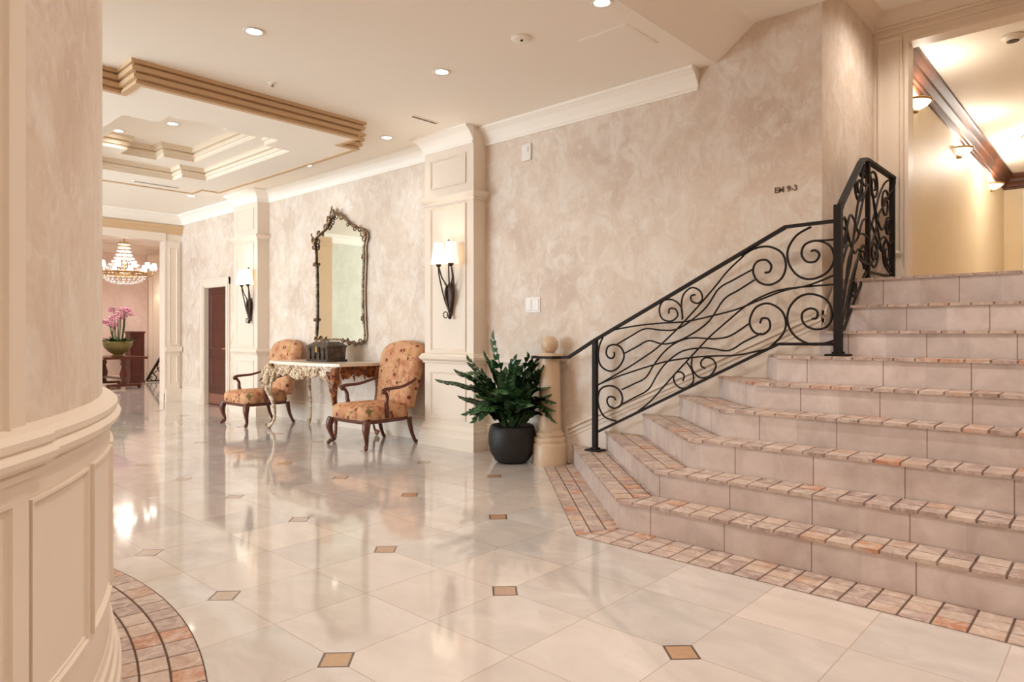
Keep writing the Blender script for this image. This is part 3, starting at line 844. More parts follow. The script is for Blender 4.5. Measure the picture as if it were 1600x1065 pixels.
def post(x, y, z0, z1, w=0.042):
    m = MB(); m.box(x - w / 2, x + w / 2, y - w / 2, y + w / 2, z0, z1)
    p = rb(m, 'post')
    m = MB(); m.box(x - 0.075, x + 0.075, y - 0.06, y + 0.06, z0, z0 + 0.014); m.box(x - 0.034, x + 0.034, y - 0.034, y + 0.034, z0 + 0.014, z0 + 0.03)
    rb(m, 'base_plate', p)
post(-3.628, RY, ZK[1], 1.196)
post(-1.536, RY, ZK[6], 2.165, 0.05)
m = MB(); m.box(RX - 0.016, RX + 0.016, 5.81, 5.842, ZL, 2.60); rb(m, 'post')
m = MB(); m.box(RX - 0.02, RX + 0.02, 6.54, 6.58, ZL, 2.60); rb(m, 'post')
m = MB(); m.bar(pl1([(-3.61, 0.358), (-2.034, 1.141), (-1.956, 1.178), (-1.551, 1.181)]), 0.014, 0.022); rb(m, 'bottom_bar')
m = MB(); m.bar(pl2([(5.12, 1.20), (5.421, 1.452), (5.743, 1.715), (5.80, 1.74), (6.56, 1.745)]), 0.014, 0.022); rb(m, 'bottom_bar')
SCR = [
 [(-3.543, 1.223), (-3.579, 1.151), (-3.594, 1.054), (-3.565, 0.965), (-3.471, 0.92), (-3.38, 0.953), (-3.318, 1.048), (-3.345, 1.13), (-3.415, 1.158), (-3.486, 1.14), (-3.507, 1.086), (-3.486, 1.045), (-3.443, 1.036), (-3.418, 1.064), (-3.422, 1.093)],
 [(-3.394, 0.476), (-3.514, 0.501), (-3.579, 0.574), (-3.598, 0.669), (-3.565, 0.755), (-3.471, 0.79), (-3.38, 0.765), (-3.335, 0.697), (-3.352, 0.626), (-3.415, 0.591), (-3.478, 0.611), (-3.497, 0.657), (-3.471, 0.691), (-3.422, 0.686), (-3.408, 0.663)],
 [(-2.71, 1.019), (-2.668, 0.966), (-2.648, 0.9), (-2.662, 0.847), (-2.739, 0.803), (-2.806, 0.829), (-2.831, 0.883), (-2.812, 0.928), (-2.764, 0.938), (-2.733, 0.909), (-2.745, 0.865)],
 [(-2.662, 1.058), (-2.666, 0.987), (-2.639, 0.934), (-2.586, 0.899), (-2.506, 0.918), (-2.455, 0.994), (-2.483, 1.051), (-2.54, 1.063), (-2.58, 1.033), (-2.58, 0.995), (-2.546, 0.975)],
 [(-2.75, 1.37), (-2.758, 1.47), (-2.826, 1.533), (-2.923, 1.536), (-2.965, 1.463), (-2.937, 1.382), (-2.853, 1.361), (-2.793, 1.404), (-2.812, 1.459), (-2.867, 1.465), (-2.875, 1.423)],
 [(-2.745, 1.384), (-2.758, 1.482), (-2.739, 1.578), (-2.665, 1.633), (-2.592, 1.601), (-2.572, 1.536), (-2.613, 1.502), (-2.665, 1.523), (-2.67, 1.564), (-2.634, 1.574)],
 [(-2.241, 1.856), (-2.148, 1.905), (-2.034, 1.913), (-1.934, 1.859), (-1.902, 1.764), (-1.934, 1.668), (-2.023, 1.624), (-2.113, 1.655), (-2.152, 1.736), (-2.125, 1.802), (-2.056, 1.815), (-2.012, 1.772), (-2.023, 1.724), (-2.061, 1.719)],
 [(-1.722, 2.029), (-1.827, 1.975), (-1.889, 1.872), (-1.876, 1.762), (-1.806, 1.675), (-1.712, 1.651), (-1.611, 1.692), (-1.563, 1.783), (-1.591, 1.879), (-1.681, 1.925), (-1.764, 1.905), (-1.789, 1.838), (-1.753, 1.78), (-1.691, 1.777), (-1.663, 1.822), (-1.691, 1.856), (-1.722, 1.852)],
 [(-2.034, 1.141), (-1.934, 1.239), (-1.902, 1.327), (-1.934, 1.426), (-2.034, 1.484), (-2.132, 1.453), (-2.178, 1.352), (-2.148, 1.273), (-2.079, 1.25), (-2.023, 1.295), (-2.03, 1.361), (-2.079, 1.373), (-2.097, 1.333)],
 [(-1.555, 1.209), (-1.651, 1.18), (-1.733, 1.18), (-1.837, 1.239), (-1.889, 1.338), (-1.876, 1.446), (-1.806, 1.524), (-1.712, 1.542), (-1.611, 1.492), (-1.577, 1.386), (-1.611, 1.307), (-1.691, 1.286), (-1.77, 1.325), (-1.785, 1.401), (-1.733, 1.438), (-1.681, 1.42), (-1.681, 1.371), (-1.716, 1.361)]]
for i, s_ in enumerate(SCR):
    m = MB(); m.tube(catmull(pl1(s_), 5), 0.0085 if i not in (2, 3, 4, 5) else 0.0075, 7); rb(m, 'scroll')
m = MB(); m.tube(pl1([(-1.551, 1.921), (-1.681, 1.925)]), 0.007, 7); rb(m, 'wavy_bar')
WAV = [
 [(-3.601, 0.789), (-3.429, 0.88), (-3.263, 0.968), (-3.129, 1.047), (-3.0, 1.129), (-2.812, 1.286), (-2.613, 1.478), (-2.46, 1.638), (-2.361, 1.749), (-2.229, 1.86)],
 [(-3.601, 0.789), (-3.373, 0.877), (-3.129, 0.956), (-2.936, 1.012), (-2.812, 1.038), (-2.633, 1.064), (-2.461, 1.078), (-2.265, 1.09), (-2.034, 1.141)],
 [(-3.182, 0.58), (-3.064, 0.669), (-2.936, 0.8), (-2.837, 0.905), (-2.68, 1.063), (-2.517, 1.226), (-2.361, 1.355), (-2.218, 1.467), (-2.079, 1.541), (-1.902, 1.589), (-1.551, 1.605)],
 [(-3.426, 1.290), (-3.167, 1.327), (-2.937, 1.345), (-2.718, 1.355), (-2.46, 1.403), (-2.265, 1.45), (-2.079, 1.519), (-1.902, 1.578), (-1.733, 1.607), (-1.551, 1.673)],
 [(-3.408, 1.155), (-3.263, 1.229), (-3.11, 1.298), (-2.961, 1.286), (-2.812, 1.291), (-2.665, 1.371), (-2.536, 1.476), (-2.435, 1.613), (-2.313, 1.677), (-2.148, 1.754)],
 [(-3.318, 1.078), (-3.182, 1.143), (-3.064, 1.196), (-2.936, 1.169), (-2.812, 1.186), (-2.665, 1.25), (-2.51, 1.357), (-2.386, 1.525), (-2.265, 1.594), (-2.136, 1.667)],
 [(-3.345, 0.761), (-3.222, 0.817), (-3.103, 0.877), (-3.025, 0.987), (-2.924, 1.102), (-2.812, 1.181), (-2.68, 1.22), (-2.517, 1.215), (-2.46, 1.215), (-2.337, 1.239), (-2.176, 1.341)],
 [(-3.345, 0.629), (-3.209, 0.699), (-3.07, 0.776), (-2.987, 0.899), (-2.899, 1.008), (-2.751, 1.11), (-2.575, 1.14), (-2.46, 1.133), (-2.342, 1.123), (-2.218, 1.193), (-2.084, 1.257)]]
for i, s_ in enumerate(WAV):
    m = MB(); dy = (0.008, -0.006)[i % 2]
    m.tube(catmull(pl1(s_, dy), 4), 0.0072, 7); rb(m, 'wavy_bar')
# second flight panel, climbing beside the recess wall, and the level return on the landing
def spiral(c, r, a0, turns, cw=1, n=26):
    out = []
    for i in range(n + 1):
        t = i / n; rr = r * (1 - 0.72 * t); a = a0 + cw * 2 * PI * turns * t
        out.append((c[0] + rr * math.cos(a), c[1] + rr * math.sin(a)))
    return out
W2 = [
 [(5.12, 1.34), (5.22, 1.55), (5.30, 1.78), (5.40, 1.90), (5.50, 2.16), (5.62, 2.38), (5.70, 2.56)],
 [(5.13, 1.98), (5.26, 2.10), (5.36, 1.96), (5.50, 1.86), (5.62, 1.90), (5.74, 1.78), (5.81, 1.76)],
 [(5.84, 2.56), (5.96, 2.30), (6.06, 2.12), (6.20, 1.94), (6.36, 1.80), (6.50, 1.77)],
 [(5.84, 2.00), (6.02, 2.20), (6.18, 2.40), (6.34, 2.52), (6.50, 2.58)],
 [(5.12, 1.45), (5.25, 1.62), (5.36, 1.78), (5.44, 1.99), (5.56, 2.12), (5.68, 2.30), (5.80, 2.42)],
 [(5.12, 1.62), (5.24, 1.80), (5.34, 1.90), (5.45, 1.92), (5.58, 1.98), (5.70, 2.12), (5.81, 2.16)],
 [(5.12, 1.80), (5.24, 1.98), (5.34, 2.12), (5.44, 2.10), (5.55, 2.02), (5.68, 2.02), (5.81, 2.00)],
 [(5.30, 1.36), (5.40, 1.52), (5.50, 1.70), (5.60, 1.84), (5.70, 1.92), (5.81, 1.93)],
 [(5.14, 1.30), (5.28, 1.50), (5.40, 1.68), (5.54, 1.82), (5.66, 1.80), (5.81, 1.80)],
 [(5.84, 2.45), (6.00, 2.34), (6.14, 2.18), (6.26, 2.12), (6.40, 2.20), (6.55, 2.24)],
 [(5.84, 1.92), (5.98, 2.04), (6.10, 2.22), (6.22, 2.30), (6.40, 2.42), (6.55, 2.50)],
 [(5.84, 2.18), (6.00, 2.10), (6.15, 1.98), (6.30, 1.92), (6.44, 1.84), (6.55, 1.80)],
 [(5.84, 1.80), (6.00, 1.86), (6.12, 2.00), (6.26, 2.06), (6.42, 2.02), (6.55, 2.06)]]
for i, s_ in enumerate(W2):
    m = MB(); m.tube(catmull(pl2(s_, (0.008, -0.006)[i % 2]), 4), 0.0088, 7); rb(m, 'wavy_bar')
for c, r, a0, cw in (((5.60, 2.36), 0.13, 1.2, 1), ((5.72, 2.46), 0.09, 3.2, -1), ((5.44, 1.60), 0.08, 0.5, -1), ((5.70, 1.86), 0.10, -1.4, 1), ((5.22, 1.96), 0.10, 2.6, 1),
                     ((6.00, 2.44), 0.12, 2.2, -1), ((6.34, 2.34), 0.13, 0.5, 1), ((6.00, 1.90), 0.12, -2.5, 1), ((6.38, 1.94), 0.14, -0.8, -1), ((6.42, 2.16), 0.08, 1.5, 1)):
    m = MB(); m.tube(pl2(spiral(c, r, a0, 1.5, cw)), 0.0095, 7); rb(m, 'scroll')

# stone newel at the foot of the railing
nw = thing('newel_post', (-4.17, 5.11, 0), 'honey coloured stone newel column topped with a ball, between potted plant and stairs', 'newel')
m = MB(); m.lathe([(0.165, 0), (0.165, 0.19), (0.155, 0.205), (0.15, 0.21), (0.157, 0.225), (0.157, 0.25), (0.145, 0.262), (0.13, 0.268), (0.138, 0.28), (0.138, 0.30), (0.12, 0.315), (0.115, 0.33)], n=40); m.build('base', M['newel'], nw)
m = MB(); m.lathe([(0.112, 0.32), (0.108, 0.5), (0.104, 0.8), (0.102, 1.0), (0.102, 1.018)], n=36); m.build('shaft', M['newel'], nw)
m = MB(); m.lathe([(0.128, 1.042), (0.128, 1.058), (0.10, 1.064), (0.06, 1.066), (0.06, 1.075)], n=36); m.build('cap', M['newel'], nw)
m = MB(); m.ball((0, 0, 1.15), 0.084, 28); m.build('ball_finial', M['newel'], nw)
m = MB(); m.box(-0.125, 0.125, -0.125, 0.125, 1.018, 1.042); m.build('cap_plate', M['iron'], nw)

# ------------------------------------------------------------------ armchairs
def loft(mb, sections, mat=0, smooth=True, caps=True):
    """sections: equal-length closed loops"""
    k = len(sections[0]); vs = [p for s_ in sections for p in s_]; fs = []
    for i in range(len(sections) - 1):
        for j in range(k):
            j2 = (j + 1) % k
            fs.append((i * k + j, i * k + j2, (i + 1) * k + j2, (i + 1) * k + j))
    mb.add(vs, fs, mat, 0.5, smooth)
    if caps:
        mb.add(sections[0], [tuple(reversed(range(k)))], mat, 0.5, smooth); mb.add(sections[-1], [tuple(range(k))], mat, 0.5, smooth)

def rrect(hw, hd, z, cx=0, cy=0, e=4.0, n=28):
    out = []
    for i in range(n):
        a = 2 * PI * i / n; c = math.cos(a); s_ = math.sin(a)
        out.append((cx + hw * math.copysign(abs(c) ** (2 / e), c), cy + hd * math.copysign(abs(s_) ** (2 / e), s_), z))
    return out

def cabriole(mb, x, y, zt, dx, dy, r=0.036, toe=0.05, mat=0):
    """S-shaped leg: knee swings out along (dx,dy), ankle in, scrolled toe out"""
    pts = [(0.0, zt), (0.018, zt * 0.86), (0.026, zt * 0.70), (0.012, zt * 0.48), (-0.010, zt * 0.26), (-0.008, zt * 0.12), (0.012, 0.045), (0.034, 0.022)]
    rad = [r * 1.15, r * 1.25, r * 1.1, r * 0.78, r * 0.56, r * 0.52, r * 0.6, r * 0.66]
    P = catmull([(x + dx * o, y + dy * o, z) for o, z in pts], 4)
    rr = []
    for i in range(len(P)):
        t = i / 4; a = min(int(t), len(rad) - 2); f = t - a; rr.append(rad[a] * (1 - f) + rad[a + 1] * f)
    mb.tube(P, rr, 9, mat)
    mb.ball((x + dx * 0.036, y + dy * 0.036, 0.020), 0.020, 10, mat, (1.25, 1.25, 1.0))

def make_chair(loc, rz, label):
    t = thing('armchair', loc, label, 'armchair', rz, 'armchairs flanking the console table')
    F = M['fabric']; W = M['walnut']
    m = MB()
    def trap(s, y0, y1, z, e=5, n=32):
        L = rrect(1, 1, z, 0, 0, e, n); out = []
        for x, y, zz in L:
            f = (y + 1) / 2; hw = 0.375 * (1 - f) + 0.315 * f
            out.append((x * hw * s, y0 + (y1 - y0) * f, zz))
        return out
    loft(m, [trap(0.94, -0.345, 0.33, 0.305), trap(1.0, -0.365, 0.335, 0.325), trap(1.0, -0.37, 0.335, 0.40), trap(0.985, -0.36, 0.33, 0.435), trap(0.90, -0.325, 0.31, 0.462), trap(0.60, -0.22, 0.22, 0.478), trap(0.2, -0.08, 0.08, 0.482)])
    m.build('seat', F, t)
    m = MB()
    loft(m, [trap(0.965, -0.35, 0.325, 0.275), trap(1.0, -0.36, 0.33, 0.285), trap(1.0, -0.36, 0.33, 0.312)], caps=True)
    m.build('seat_rail', W, t)
    # upholstered back: shaped outline, raked, thick
    def outline(s, grow=0.0):
        hw0, hw1, z0, z1 = 0.300, 0.355, 0.40, 1.06
        pts = [(-hw0, z0), (-hw0 - 0.012, 0.55), (-hw1 + 0.012, 0.80), (-hw1, 0.98), (-hw1 + 0.015, z1), (-0.29, 1.115), (-0.20, 1.150), (-0.09, 1.172), (0, 1.178)]
        pts = pts + [(-x, z) for x, z in reversed(pts[:-1])]
        C_ = catmull([(x, 0, z) for x, z in pts], 3)
        return [(p.x * s, (p.z - 0.78) * s + 0.78) for p in C_]
    m = MB(); secs = []
    for s_, d in ((0.80, -0.078), (0.92, -0.066), (0.985, -0.035), (1.0, 0.0), (1.0, 0.045), (0.985, 0.062), (0.9, 0.07)):
        L = []
        for x, z in outline(s_):
            rake = 0.31 + (z - 0.42) * 0.20
            L.append((x, rake + d, z))
        secs.append(L)
    loft(m, secs)
    m.build('backrest', F, t)
    for sx in (-1, 1):
        m = MB()
        A = catmull([(sx * 0.345, 0.345, 0.735), (sx * 0.372, 0.25, 0.705), (sx * 0.392, 0.10, 0.665), (sx * 0.398, -0.05, 0.655), (sx * 0.395, -0.125, 0.648), (sx * 0.392, -0.152, 0.628), (sx * 0.392, -0.140, 0.606)], 5)
        m.tube(A, [0.017 + 0.008 * min(1, i / 18) for i in range(len(A))], 9, sy=0.8)
        m.ball((sx * 0.392, -0.132, 0.622), 0.03, 12, 0, (0.8, 1, 1))
        arm = m.build('arm', W, t)
        m = MB()
        S_ = catmull([(sx * 0.392, -0.115, 0.615), (sx * 0.385, -0.085, 0.56), (sx * 0.372, -0.09, 0.50), (sx * 0.366, -0.075, 0.43), (sx * 0.36, -0.065, 0.33)], 4)
        m.tube(S_, [0.017, 0.018, 0.019, 0.02, 0.02, 0.021, 0.022, 0.023, 0.024, 0.025, 0.026, 0.026, 0.026, 0.026, 0.026, 0.026, 0.026][:len(S_)], 9)
        m.build('arm_support', W, arm)
        m = MB(); cabriole(m, sx * 0.335, -0.325, 0.30, sx * 0.7, -0.7); m.build('leg', W, t)
        m = MB()
        L = catmull([(sx * 0.285, 0.30, 0.30), (sx * 0.287, 0.31, 0.22), (sx * 0.292, 0.335, 0.12), (sx * 0.298, 0.375, 0.03), (sx * 0.300, 0.392, 0.012)], 4)
        m.tube(L, [0.032 - 0.012 * min(1, i / 10) for i in range(len(L))], 9); m.ball((sx * 0.300, 0.392, 0.018), 0.019, 10)
        m.build('leg', W, t)
    return t

CH1 = make_chair((-6.43, 4.675, 0), R(0), 'tapestry armchair at the right end of the console table, next to the pilaster')
CH2 = dup(CH1, (-9.115, 4.66, 0), R(0), 'tapestry armchair at the left end of the console table, partly behind it')

# ------------------------------------------------------------------ console table
TO = (-7.70, 4.79, 0)
tb = thing('console_table', TO, 'carved cream and gilt console table with a marble top under the tall mirror', 'console table')
def top_outline(gr=0.0):
    pts = []
    x0, x1 = -0.83 - gr, 0.83 + gr
    for i in range(41):
        u = i / 40; x = x0 + (x1 - x0) * u
        y = -0.30 - gr - 0.075 * (math.cos((u - 0.5) * 2 * PI) + 1) / 2 + 0.03 * math.cos((u - 0.5) * 4 * PI)
        pts.append((x, y))
    return pts + [(x1 - 0.01, 0.37), (x0 + 0.01, 0.37)]
m = MB()
m.extrude([(x, y, 0.866) for x, y in top_outline(0.0)], (0, 0, 0.036), 0)
m.build('tabletop', M['tabletop'], tb, bevel=0.008)
m = MB()
o_ = top_outline(-0.05)
m.extrude([(x, y, 0.80) for x, y in o_], (0, 0, 0.066), 0)
ap = m.build('frame', M['gilt_shaded'], tb)
def leafscroll(mb, c, r, ax, a0=0.0, cw=1, rad=0.011, turns=1.3, mat=0):
    """flat spiral of carving in the plane of unit vectors ax, z"""
    pts = []
    for i in range(19):
        t = i / 18; rr = r * (1 - 0.75 * t); a = a0 + cw * 2 * PI * turns * t
        pts.append((c[0] + ax[0] * rr * math.cos(a), c[1] + ax[1] * rr * math.cos(a), c[2] + rr * math.sin(a)))
    mb.tube(pts, [rad * (1.15 - 0.5 * i / 18) for i in range(19)], 7, mat)
# carved front apron: scalloped board with raised scrolls and leaves
m = MB()
fr = [(x, y) for x, y in top_outline(-0.04)[:41]]
lo = []
for i, (x, y) in enumerate(fr):
    u = abs(i / 40 - 0.5) * 2
    z = 0.735 - 0.055 * math.exp(-(u / 0.16) ** 2) - 0.10 * max(0, (u - 0.55) / 0.45) ** 1.5 + 0.018 * math.cos(u * 22)
    lo.append(z)
vs = []
for (x, y), z in zip(fr, lo): vs += [(x, y - 0.012, z), (x, y - 0.012, 0.868), (x, y + 0.018, 0.868), (x, y + 0.018, z)]
fs = []
for i in range(40):
    a = i * 4; b = a + 4
    fs += [(a, b, b + 1, a + 1), (a + 2, a + 1, b + 1, b + 2), (a + 3, a + 2, b + 2, b + 3), (a, a + 3, b + 3, b)]
m.add(vs, fs); m.add(vs[:4], [(0, 1, 2, 3)]); m.add(vs[-4:], [(3, 2, 1, 0)])
for i in range(3, 38, 4):
    x, y = fr[i]; z = lo[i]
    sgn = 1 if i < 20 else -1
    leafscroll(m, (x, y - 0.018, z + 0.05), 0.045, (1, 0), 0.4 * sgn, sgn, 0.012)
    m.ball((x + 0.045, y - 0.018, z + 0.075), 0.017, 8, 0, (1.2, 0.7, 1))
    m.ball((x - 0.03, y - 0.016, z + 0.10), 0.013, 8, 0, (1.6, 0.7, 0.8))
cx_, cy_ = fr[20]
for k in range(-3, 4):
    a = k * 0.42
    m.tube([(cx_, cy_ - 0.02, 0.755), (cx_ + 0.085 * math.sin(a), cy_ - 0.03, 0.755 - 0.075 * math.cos(a))], [0.016, 0.006], 7)
m.build('front_apron', M['gilt_cream'], tb)
for sx in (-1, 1):
    m = MB()
    n_ = 16; vs = []; fs = []
    for i in range(n_ + 1):
        u = i / n_; y = -0.27 + 0.60 * u; z = 0.755 - 0.09 * abs(2 * u - 1) ** 2.2 - 0.02 * math.cos(u * 25)
        vs += [(sx * 0.785, y, z), (sx * 0.785, y, 0.868), (sx * 0.755, y, 0.868), (sx * 0.755, y, z)]
    for i in range(n_):
        a = i * 4; b = a + 4
        fs += [(a, b, b + 1, a + 1), (a + 1, b + 1, b + 2, a + 2), (a + 2, b + 2, b + 3, a + 3), (a + 3, b + 3, b, a)]
    m.add(vs, fs); m.add(vs[:4], [(0, 1, 2, 3)]); m.add(vs[-4:], [(3, 2, 1, 0)])
    for k in range(4):
        yy = -0.19 + 0.15 * k
        leafscroll(m, (sx * 0.79, yy, 0.80), 0.042, (0, 1), 0.3, 1 if k < 2 else -1, 0.011)
        m.tube([(sx * 0.785, yy, 0.755), (sx * 0.79, yy + 0.01, 0.70 - 0.02 * (k % 2))], [0.018, 0.005], 7)
    m.build('side_apron', M['gilt_shaded'], tb)
def table_leg(sx, sy, mat, heavy):
    m = MB(); x, y = sx * 0.76, (-0.285 if sy < 0 else 0.30)
    dx, dy = sx * 0.7, sy * 0.7 if sy < 0 else 0.1
    pts = [(0.0, 0.84), (0.035, 0.74), (0.055, 0.63), (0.030, 0.50), (-0.030, 0.36), (-0.055, 0.22), (-0.045, 0.11), (0.0, 0.045), (0.035, 0.03)]
    rad = [0.046, 0.054, 0.048, 0.034, 0.026, 0.022, 0.019, 0.023, 0.022]
    if not heavy: rad = [q * 0.75 for q in rad]
    P = catmull([(x + dx * o, y + dy * o, z) for o, z in pts], 4); rr = []
    for i in range(len(P)):
        t_ = i / 4; a = min(int(t_), len(rad) - 2); f = t_ - a; rr.append(rad[a] * (1 - f) + rad[a + 1] * f)
    m.tube(P, rr, 10)
    leafscroll(m, (x + dx * 0.03, y + dy * 0.03, 0.034), 0.03, (dx / max(0.3, math.hypot(dx, dy)), dy / max(0.3, math.hypot(dx, dy))), 0, 1, 0.016)
    if heavy:
        for k in range(6):
            z = 0.80 - 0.055 * k; o = 0.05 + 0.02 * math.sin(k)
            m.ball((x + dx * (o + 0.02) + 0.02 * (-1) ** k, y + dy * (o + 0.02), z), 0.028 - 0.002 * k, 9, 0, (1, 1, 1.5))
        leafscroll(m, (x + dx * 0.08, y + dy * 0.08, 0.60), 0.05, (0.8, 0.6), 1.0, 1, 0.014)
        leafscroll(m, (x - sx * 0.07, y - 0.02, 0.74), 0.055, (1, 0), 0.5, -sx, 0.015)
        leafscroll(m, (x - sx * 0.05, y - 0.02, 0.64), 0.035, (1, 0), 2.0, sx, 0.012)
        m.tube(catmull([(x - sx * 0.15, y - 0.01, 0.80), (x - sx * 0.10, y - 0.02, 0.70), (x - sx * 0.04, y - 0.01, 0.62), (x, y, 0.52)], 4), 0.018, 7)
    m.build('leg', mat, tb)
table_leg(-1, -1, M['gilt_cream'], True); table_leg(1, -1, M['gilt_shaded'], True)  # right-hand legs take the brown with shade painted in
table_leg(-1, 1, M['gilt_cream'], False); table_leg(1, 1, M['gilt_shaded'], False)

# ------------------------------------------------------------------ chest on the table
cs = thing('chest', (-7.675, 4.86, 0.902), 'dark carved wooden chest with a hipped lid standing on the console table', 'chest')
def frust(mb, x, y, z0, z1, x1, y1, mat=0):
    mb.add([(-x, -y, z0), (x, -y, z0), (x, y, z0), (-x, y, z0), (-x1, -y1, z1), (x1, -y1, z1), (x1, y1, z1), (-x1, y1, z1)],
           [(0, 3, 2, 1), (4, 5, 6, 7), (0, 1, 5, 4), (1, 2, 6, 5), (2, 3, 7, 6), (3, 0, 4, 7)], mat)
m = MB(); frust(m, 0.225, 0.13, 0.02, 0.185, 0.235, 0.14); m.box(-0.245, 0.245, -0.15, 0.15, 0.0, 0.028); m.build('body', M['chest'], cs, bevel=0.004)
m = MB(); m.box(-0.245, 0.245, -0.15, 0.15, 0.185, 0.205); frust(m, 0.238, 0.143, 0.205, 0.255, 0.17, 0.075); m.tube(catmull([(-0.05, 0, 0.255), (-0.03, 0, 0.275), (0.03, 0, 0.275), (0.05, 0, 0.255)], 4), 0.007, 7); m.build('lid', M['chest'], cs, bevel=0.004)
for x in (-0.16, -0.055, 0.055, 0.16):
    m = MB(); m.box(x - 0.012, x + 0.012, -0.147, -0.13, 0.028, 0.186); m.ball((x, -0.147, 0.06), 0.009, 8); m.ball((x, -0.149, 0.15), 0.009, 8); m.build('strap', M['bronze'], cs)
m = MB(); m.box(-0.026, 0.026, -0.156, -0.14, 0.12, 0.19); m.ball((0, -0.156, 0.145), 0.009, 8); m.build('lock', M['gold'], cs)

# ------------------------------------------------------------------ mirror
MO = Vector((-7.94, 5.24, 2.0))
mi = thing('wall_mirror', MO, 'tall mirror in a carved bronze rococo frame on the wall above the console table', 'mirror')
OUTL = [(-8.051, 2.905), (-8.185, 2.795), (-8.244, 2.725), (-8.40, 2.665), (-8.55, 2.59), (-8.545, 2.50), (-8.518, 2.39), (-8.518, 2.24), (-8.508, 2.063), (-8.502, 1.797), (-8.504, 1.466), (-8.523, 1.225), (-8.44, 1.175), (-7.976, 1.182), (-7.736, 1.15), (-7.486, 1.135), (-7.362, 1.185), (-7.37, 1.388), (-7.384, 1.592), (-7.388, 1.795), (-7.380, 1.998), (-7.362, 2.24), (-7.365, 2.403), (-7.32, 2.53), (-7.40, 2.615), (-7.628, 2.685), (-7.772, 2.775), (-7.919, 2.87)]
loc = lambda x, z, d=0.0: (x - MO.x, -d, z - MO.z)
g = catmull([(x, 0, z) for x, z in OUTL], 5, closed=True)
m = MB(); k = len(g)
cxm, czm = -7.94, 1.95
m.extrude([loc(p.x, p.z, -0.02) for p in reversed(g)], (0, -0.028, 0)); m.build('glass', M['mirror'], mi)
m = MB(); m.extrude([loc(p.x, p.z, -0.029) for p in reversed(g)], (0, 0.009, 0)); m.build('backing_board', M['walnut'], mi)
m = MB()
rr = [0.010 + 0.004 * abs(math.sin(i * 0.9)) for i in range(k)]
m.tube([loc(p.x, p.z, 0.018) for p in g], rr, 8, closed=True)
fm = m.build('frame', M['frame'], mi)
for a, b in ((7, 11), (17, 22)):
    m = MB()
    seg = [loc(p.x + (0.012 if a == 7 else -0.012), p.z, 0.022) for p in g[a * 5:b * 5 + 1]]
    m.tube(seg, 0.015, 8)
    m.build('side_rail', M['frame_light'], mi)
AX = (1, 0)
def sc(x, z, r, a0, cw, rad=0.010):
    m = MB(); leafscroll(m, loc(x, z, 0.045), r, AX, a0, cw, rad); m.build('carved_scroll', M['frame'], mi)
sc(-8.06, 2.89, 0.065, 1.0, 1); sc(-7.965, 2.855, 0.055, 2.0, -1); sc(-8.16, 2.80, 0.05, 0.5, 1); sc(-7.86, 2.82, 0.045, 2.5, -1)
sc(-8.235, 2.73, 0.045, 0, 1); sc(-8.53, 2.57, 0.055, 2.0, 1); sc(-8.54, 2.48, 0.04, 1.0, -1); sc(-7.37, 2.56, 0.06, 1.0, -1); sc(-7.335, 2.48, 0.045, 0.6, 1)
sc(-7.70, 2.715, 0.04, 2, -1); sc(-7.54, 2.645, 0.045, 1.2, -1); sc(-8.41, 2.66, 0.035, 0.8, 1)
sc(-8.52, 2.23, 0.03, 0, 1, 0.01); sc(-7.365, 2.25, 0.03, 2, -1, 0.01); sc(-8.505, 1.45, 0.026, 0, 1, 0.01); sc(-7.378, 1.45, 0.026, 2, -1, 0.01)
sc(-7.42, 1.15, 0.05, -1, 1); sc(-7.53, 1.13, 0.04, 0.5, -1); sc(-7.66, 1.14, 0.04, 2.5, 1); sc(-7.82, 1.16, 0.035, 1.5, -1); sc(-8.46, 1.18, 0.05, 3.5, -1); sc(-8.32, 1.17, 0.04, 1.5, 1)
for pp in ([(-8.02, 2.92), (-8.09, 2.97), (-8.06, 3.0)], [(-7.99, 2.90), (-7.95, 2.945), (-7.92, 2.92)], [(-8.12, 2.86), (-8.18, 2.87), (-8.20, 2.84)], [(-8.54, 2.60), (-8.60, 2.65), (-8.585, 2.68)]):
    m = MB(); m.tube(catmull([loc(x, z, 0.042) for x, z in pp], 5), [0.015 * (1 - 0.06 * i) for i in range(11)], 7); m.build('carved_leaf', M['frame'], mi)

